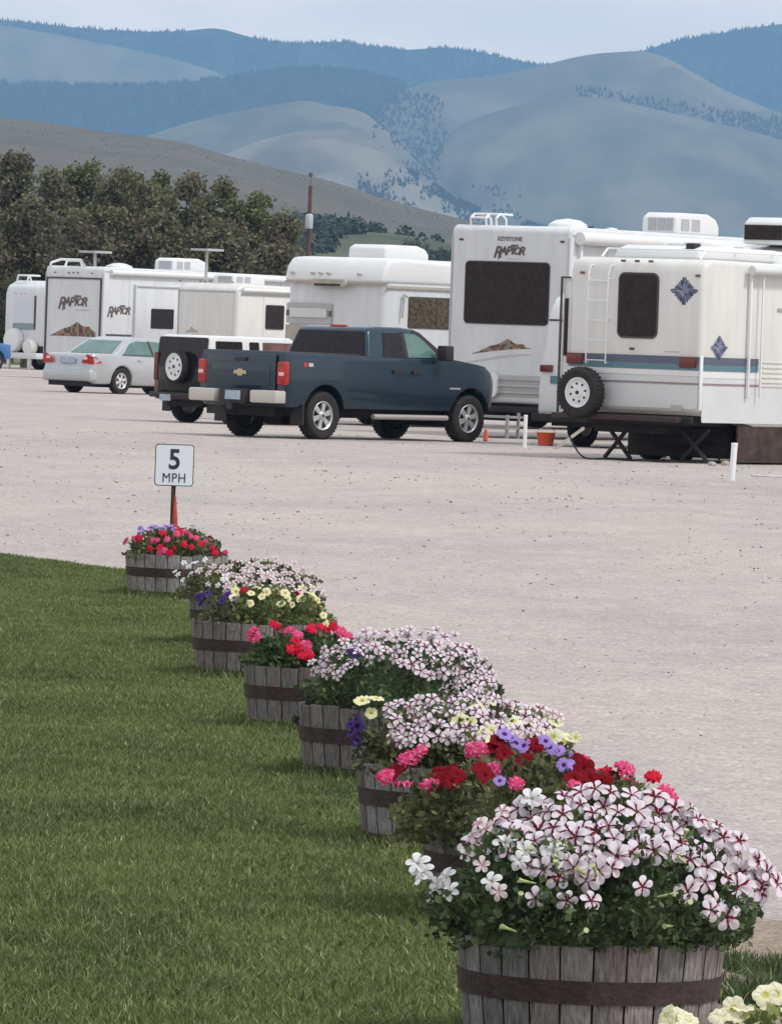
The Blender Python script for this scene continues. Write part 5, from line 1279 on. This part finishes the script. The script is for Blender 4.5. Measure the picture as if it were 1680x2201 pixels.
plant(6, M3, 'bright red and pink flower balls on the right side above the nearest striped mound', 'flowering plant', 'geranium_plant', DULL, 1400, (-.3, 1),
      [('red', .030, [(1352, 1692), (1398, 1684), (1345, 1700), (1300, 1672)]), ('pink', .031, [(1335, 1652), (1345, 1662), (1425, 1712), (1435, 1722), (1290, 1668), (1440, 1735)])], .026, 3, 5)
# index 5
M = mound(5, 1003, 1500, 230, 1632)
plant(5, M, 'striped petunias in the middle of the barrel with yellow blooms on both sides', 'petunia', 'petunia_plant', OLIVE, 5500, (-1, 1),
      [('striped', .029, scat(66, (838, 1180, 1496, 1608), lambda x, y: y > 1500+abs(x-970)*.12 and y < 1604-max(0, x-1000)*.2, 16, 7)), ('cream', .026, scat(16, (1080, 1200, 1530, 1590), lambda x, y: True, 18, 8))], .026, 10, 6, 'petunias in the barrels', -.15)
plant(5, M, 'pale yellow petunias above the crimson flowers, on both ends of their barrel', 'petunia', 'petunia_plant', OLIVE, 1200, (-1, 1),
      [('yellow', .033, [(812, 1506), (782, 1512), (802, 1540), (988, 1553), (1010, 1560), (1040, 1585), (1055, 1580), (1060, 1600), (1025, 1535), (1045, 1520)]), ('lightyellow', .034, [(1170, 1560), (1185, 1570), (1200, 1580), (1215, 1590), (1232, 1592), (1190, 1556), (1205, 1600), (1180, 1590), (1160, 1548), (1120, 1545), (1100, 1560)])], .026, 5, 7, 'petunias in the barrels', -.1)
plant(5, M, 'deep purple petunias hanging over the left hoop below the yellow blooms', 'petunia', 'petunia_plant', DULL, 300, (-1, -.6),
      [('purple', .024, [(765, 1548), (770, 1565), (760, 1580), (768, 1595), (755, 1560)])], .024, 0, 8, 'petunias in the barrels', -.1)
# index 4
M = mound(4, 862, 1362, 198, 1508)
plant(4, M, 'wide striped petunia mound in the middle of the barrel row', 'petunia', 'petunia_plant', GREEN, 7500, (-1, 1),
      [('striped', .030, scat(90, (665, 1062, 1352, 1480), lambda x, y: dome(660, 1064, 1352, 1480)(x, y) and y < 1440+20*math.sin(x/35)+max(0, x-980)*.5, 17, 9)), ('purple', .025, [(762, 1410), (772, 1418)])], .024, 8, 9, 'petunias in the barrels', -.25)
M4b = ((M[0][0]+.22, M[0][1]+.02, M[0][2]), (M[1][0]*.52, M[1][1]*.8, M[1][2]*.78))
plant(4, M4b, 'pale striped petunia hump at the right end of the middle mound, against the gravel', 'petunia', 'petunia_plant', GREEN, 2000, (-1, 1),
      [('striped', .027, scat(44, (950, 1060, 1395, 1500), lambda x, y: dome(930, 1062, 1392, 1500)(x, y), 13, 19)), ('cream', .024, [(985, 1400), (1005, 1402), (1020, 1412), (1000, 1420)])], .024, 6, 19, 'petunias in the barrels', -.25)
# index 3
M = mound(3, 662, 1352, 138, 1428)
plant(3, M, 'pink and red ruffled flowers left of the middle striped mound', 'flowering plant', 'geranium_plant', GREEN, 4800, (-1, 1),
      [('pink', .033, [(545, 1362), (548, 1372), (640, 1372), (655, 1392), (745, 1372), (730, 1362), (620, 1362)]), ('red', .028, [(590, 1348), (600, 1354), (635, 1385), (628, 1402), (650, 1415), (662, 1410), (690, 1355), (700, 1362), (672, 1358), (715, 1352), (640, 1400), (668, 1362)])], .025, 8, 10)
# index 2
M = mound(2, 566, 1262, 138, 1338)
plant(2, M, 'pale yellow petunias between the white mound and the pink flower balls', 'petunia', 'petunia_plant', ((.06, .085, .03), (.24, .27, .10)), 4200, (-.45, 1),
      [('yellow', .027, [(500, 1262), (508, 1275), (540, 1280), (552, 1270), (562, 1285), (538, 1300), (602, 1300), (618, 1290), (626, 1302), (612, 1278), (648, 1270), (662, 1262), (665, 1280), (690, 1310), (680, 1295), (700, 1330), (672, 1290), (645, 1290), (505, 1290), (572, 1276), (690, 1325), (697, 1345)]), ('red', .022, [(525, 1275)])], .025, 8, 11, 'petunias in the barrels', -.2)
plant(2, M, 'dark purple petunias at the left of the yellow ones, low over the rim', 'petunia', 'petunia_plant', DULL, 1500, (-1, -.25),
      [('purple', .024, [(428, 1285), (438, 1280), (448, 1278), (440, 1292), (432, 1298), (500, 1275), (492, 1285), (480, 1298), (505, 1292)])], .024, 3, 12, 'petunias in the barrels', -.1)
# index 1
M = mound(1, 540, 1212, 152, 1284)
plant(1, M, 'small white petunia mound just right of the farthest barrel', 'petunia', 'petunia_plant', OLIVE, 5000, (-1, 1),
      [('cream', .027, scat(80, (430, 700, 1203, 1285), lambda x, y: dome(385, 702, 1203, 1290)(x, y) and not (430 < x < 480 and y > 1235), 11, 13)), ('white', .024, [(378, 1232), (386, 1240), (398, 1215), (408, 1222), (418, 1212), (395, 1248), (410, 1240), (425, 1230), (440, 1205), (450, 1258), (483, 1250), (470, 1262), (490, 1240)])], .024, 8, 13, 'petunias in the barrels', -.1)
# index 0
M = mound(0, 376, 1136, 104, 1192)
plant(0, M, 'red and pink flowers in the farthest barrel below the speed sign', 'flowering plant', 'geranium_plant', OLIVE, 3600, (-1, 1),
      [('red', .026, [(300, 1160), (345, 1178), (395, 1172), (410, 1178), (372, 1178), (452, 1180), (458, 1190), (325, 1182), (350, 1150), (430, 1170), (385, 1148), (365, 1190)]), ('pink', .026, [(272, 1165), (290, 1158), (340, 1165), (380, 1152), (395, 1148), (410, 1155), (420, 1160), (440, 1168), (480, 1190), (360, 1162), (330, 1165), (355, 1185), (404, 1150), (345, 1190)])], .024, 8, 14, None, -.15)
plant(0, M, 'lavender petunias along the top left of the farthest barrel', 'petunia', 'petunia_plant', OLIVE, 300, (-.8, .1),
      [('lavender', .024, [(303, 1140), (312, 1145), (335, 1135), (345, 1138), (358, 1132), (368, 1134), (352, 1142), (375, 1140), (325, 1138), (298, 1150)])], .022, 3, 15, 'petunias in the barrels')
# index 8 (lower right corner)
M = mound(8, 1905, 2150, 480, 2388)
plant(8, M, 'pale yellow petunias filling the lower right corner', 'petunia', 'petunia_plant', LIME, 5000, (-1, 1),
      [('lightyellow', .029, [(1440, 2200), (1465, 2194), (1485, 2200), (1455, 2215), (1555, 2192), (1580, 2180), (1600, 2175), (1615, 2195), (1570, 2205), (1590, 2200), (1650, 2160), (1668, 2145), (1680, 2160), (1700, 2150), (1660, 2180), (1700, 2180), (1430, 2235), (1500, 2240), (1760, 2160), (1800, 2180), (1740, 2200), (1420, 2260)])], .03, 8, 16, 'petunias in the barrels', -.2)

p = at(1630, 2120); b = MB(); rr = random.Random(9)
b.add([(p.x+(.42+.10*rr.random())*math.cos(t*.2618), p.y+(2.1+.5*rr.random())*math.sin(t*.2618), .0045) for t in range(24)], [tuple(range(24))])
tag(b.build('dirt_patch', ground_mat('tan_dirt', (.36, .285, .22), (.28, .22, .17), (.42, .34, .27), 1.0, 1.5)), kind='structure')
# weeds at the lawn edge on the right
wp = [(1640, 2095, .40, 700, .045, 'green weed clump at the right edge behind the yellow petunias'), (1606, 2158, .45, 1100, .055, 'larger grass patch right of the nearest barrel, below the weed clump'), (1690, 2160, .35, 600, .05, 'grass patch cut off by the right edge of the photo'), (1600, 1600, 0, 0, 0, '')]
for px, py, rad_, n, h, lab in wp:
    if not n: continue
    p = at(px, py); r = np.random.default_rng(px); a = r.random(n)*6.28; q = rad_*np.sqrt(r.random(n))*(.7+.3*np.sin(a*3)); X = q*np.cos(a)*.35; Yq = q*np.sin(a)*1.3
    V, Fc, C = blades(X, Yq, h*(.5+r.random(n)), .006, px, (.035, .060, .02), (.10, .14, .05))
    o = link('grass_tuft', arr_mesh('grass_tuft', V, Fc, C), None, [grassm]); o.location = p+Vector((0, 0, .0)); tag(o, lab, 'grass tuft', 'grass tufts at the gravel edge')

# ------------------------------------------------------------------ trees behind the trailers
def tree(px, top, hw, s, seed, label, lo, hi, dens=1.0, base=0, trunk_h=1.6):
    p = G(px, 600, s); H = CAM_H+(Y0(px)-top)/s; T = thing('leafy_tree' if base == 0 else 'bush', label, 'tree' if base == 0 else 'bush', p, 0, 'trees behind the trailers' if base == 0 else None)
    r = np.random.default_rng(seed); Rx = hw/s; nc = int(105*dens)
    zc0 = trunk_h
    cl = []
    for k in range(nc):
        u = r.normal(0, 1, 3); u /= np.linalg.norm(u); q = r.random()**.4
        zf = min(1, .5+u[2]*q*.5*(1.15+.2*math.sin(k*2.3+seed))); z = zc0+(H-zc0-.25)*zf; sp_ = Rx*(.80+.35*math.sin(math.pi*min(1, zf*.9+.12)))*(1+.22*math.sin(seed+k*1.7))
        cl.append((u[0]*q*sp_, u[1]*q*sp_*.9, z, r.uniform(.30, .62)))
    Vs = []; Cs = []
    for (x, y, z, cr_) in cl:
        n = int(150*cr_/.45); d = r.normal(0, 1, (n, 3)); d /= np.linalg.norm(d, axis=1, keepdims=True)
        P = np.array((x, y, z))+d*cr_*(.35+.75*r.random((n, 1)))*np.array([1, 1, .8]); P[:, 2] += .10*np.abs(r.normal(0, 1, n))
        t = r.normal(0, 1, (n, 3)); t[:, 2] += .3; t /= np.linalg.norm(t, axis=1, keepdims=True); s_ = np.cross(t, r.normal(0, 1, (n, 3))); s_ /= np.linalg.norm(s_, axis=1, keepdims=True)
        L = r.uniform(.05, .13, n)[:, None]; Vs.append(np.stack([P-t*L, P+s_*L*.55, P+t*L, P-s_*L*.55], 1).reshape(-1, 3))
        tone = r.random(); g = np.clip(r.random((n, 1))*.7+.25*tone+.12*(z/H), 0, 1); c = np.array(lo)*(1-g)+np.array(hi)*g
        if tone < .30: c = c*np.array([1.08, .90, 1.08])
        Cs.append(c)
    V = np.concatenate(Vs); Fc = np.arange(len(V)).reshape(-1, 4)
    link('crown', arr_mesh('crown', V, Fc, np.concatenate(Cs)), T, [leafm])
    b = MB(); b.tube((0, 0, 0), (.05, 0, zc0+.4), .20 if base == 0 else .05, .13 if base == 0 else .03, 8)
    rr_ = random.Random(seed)
    for (x, y, z, cr_) in cl[::2]:
        m_ = Vector((x*.35, y*.35, zc0+(z-zc0)*.45)); b.tube((.05*rr_.random(), 0, zc0+.2), m_, .07, .045, 5, caps=False); b.tube(m_, (x, y, z), .045, .012, 5, caps=False)
    b.build('trunk', barkm, T)
TL = ((.048, .048, .030), (.205, .205, .115)); TG = ((.046, .056, .028), (.21, .24, .10))
specs = [(-70, 355, 80, 50, TL, 'tree with olive crown cut off by the left edge, tallest at the left'), (25, 338, 60, 51, TL, 'tall narrow olive tree above the leftmost trailer'),
         (110, 372, 70, 52, TL, 'brownish tree above the door frame of the ramp door trailer'), (175, 348, 75, 50, TG, 'broad rounded green tree left of centre of the grove'),
         (250, 362, 70, 52, TL, 'tree with a dip in its crown in the middle of the grove'), (330, 372, 65, 51, TG, 'tree rising above the air conditioner of the ramp door trailer'),
         (400, 385, 62, 53, TL, 'brown toned tree above the small cream trailer'), (470, 392, 62, 52, TG, 'green topped tree near the right end of the grove'),
         (540, 425, 60, 52, TG, 'lower tree with sloping crown, second from the right end of the grove'), (600, 470, 42, 53, TL, 'small dark tree at the right end of the grove beside the utility pole'),
         (60, 430, 80, 56, TL, 'low brown tree in front of the tall olive one at the left'), (210, 450, 85, 57, TL, 'low brown tree directly above the awning of the ramp door trailer'), (340, 460, 85, 57, TL, 'low purplish brown tree behind the roof antenna'), (480, 480, 80, 57, TL, 'low dark brown tree left of the motorhome roof'), (590, 520, 45, 58, TL, 'lowest dark tree just left of the motorhome cap')]
for k, (px, top, hw, s, cols, lab) in enumerate(specs): tree(px, top, hw, s, 30+k, lab, cols[0], cols[1], 1.25 if hw > 70 else 1.0)
tree(14, 572, 40, 50, 77, 'bright green bush at the left edge above the leftmost trailer', (.06, .09, .02), (.17, .22, .06), .5, 1, .2)
tree(1265, 505, 50, 85, 78, 'brown leaved tree showing in the gap between the two large trailers', (.05, .035, .022), (.20, .13, .07), 1.2, 0, 1.2)
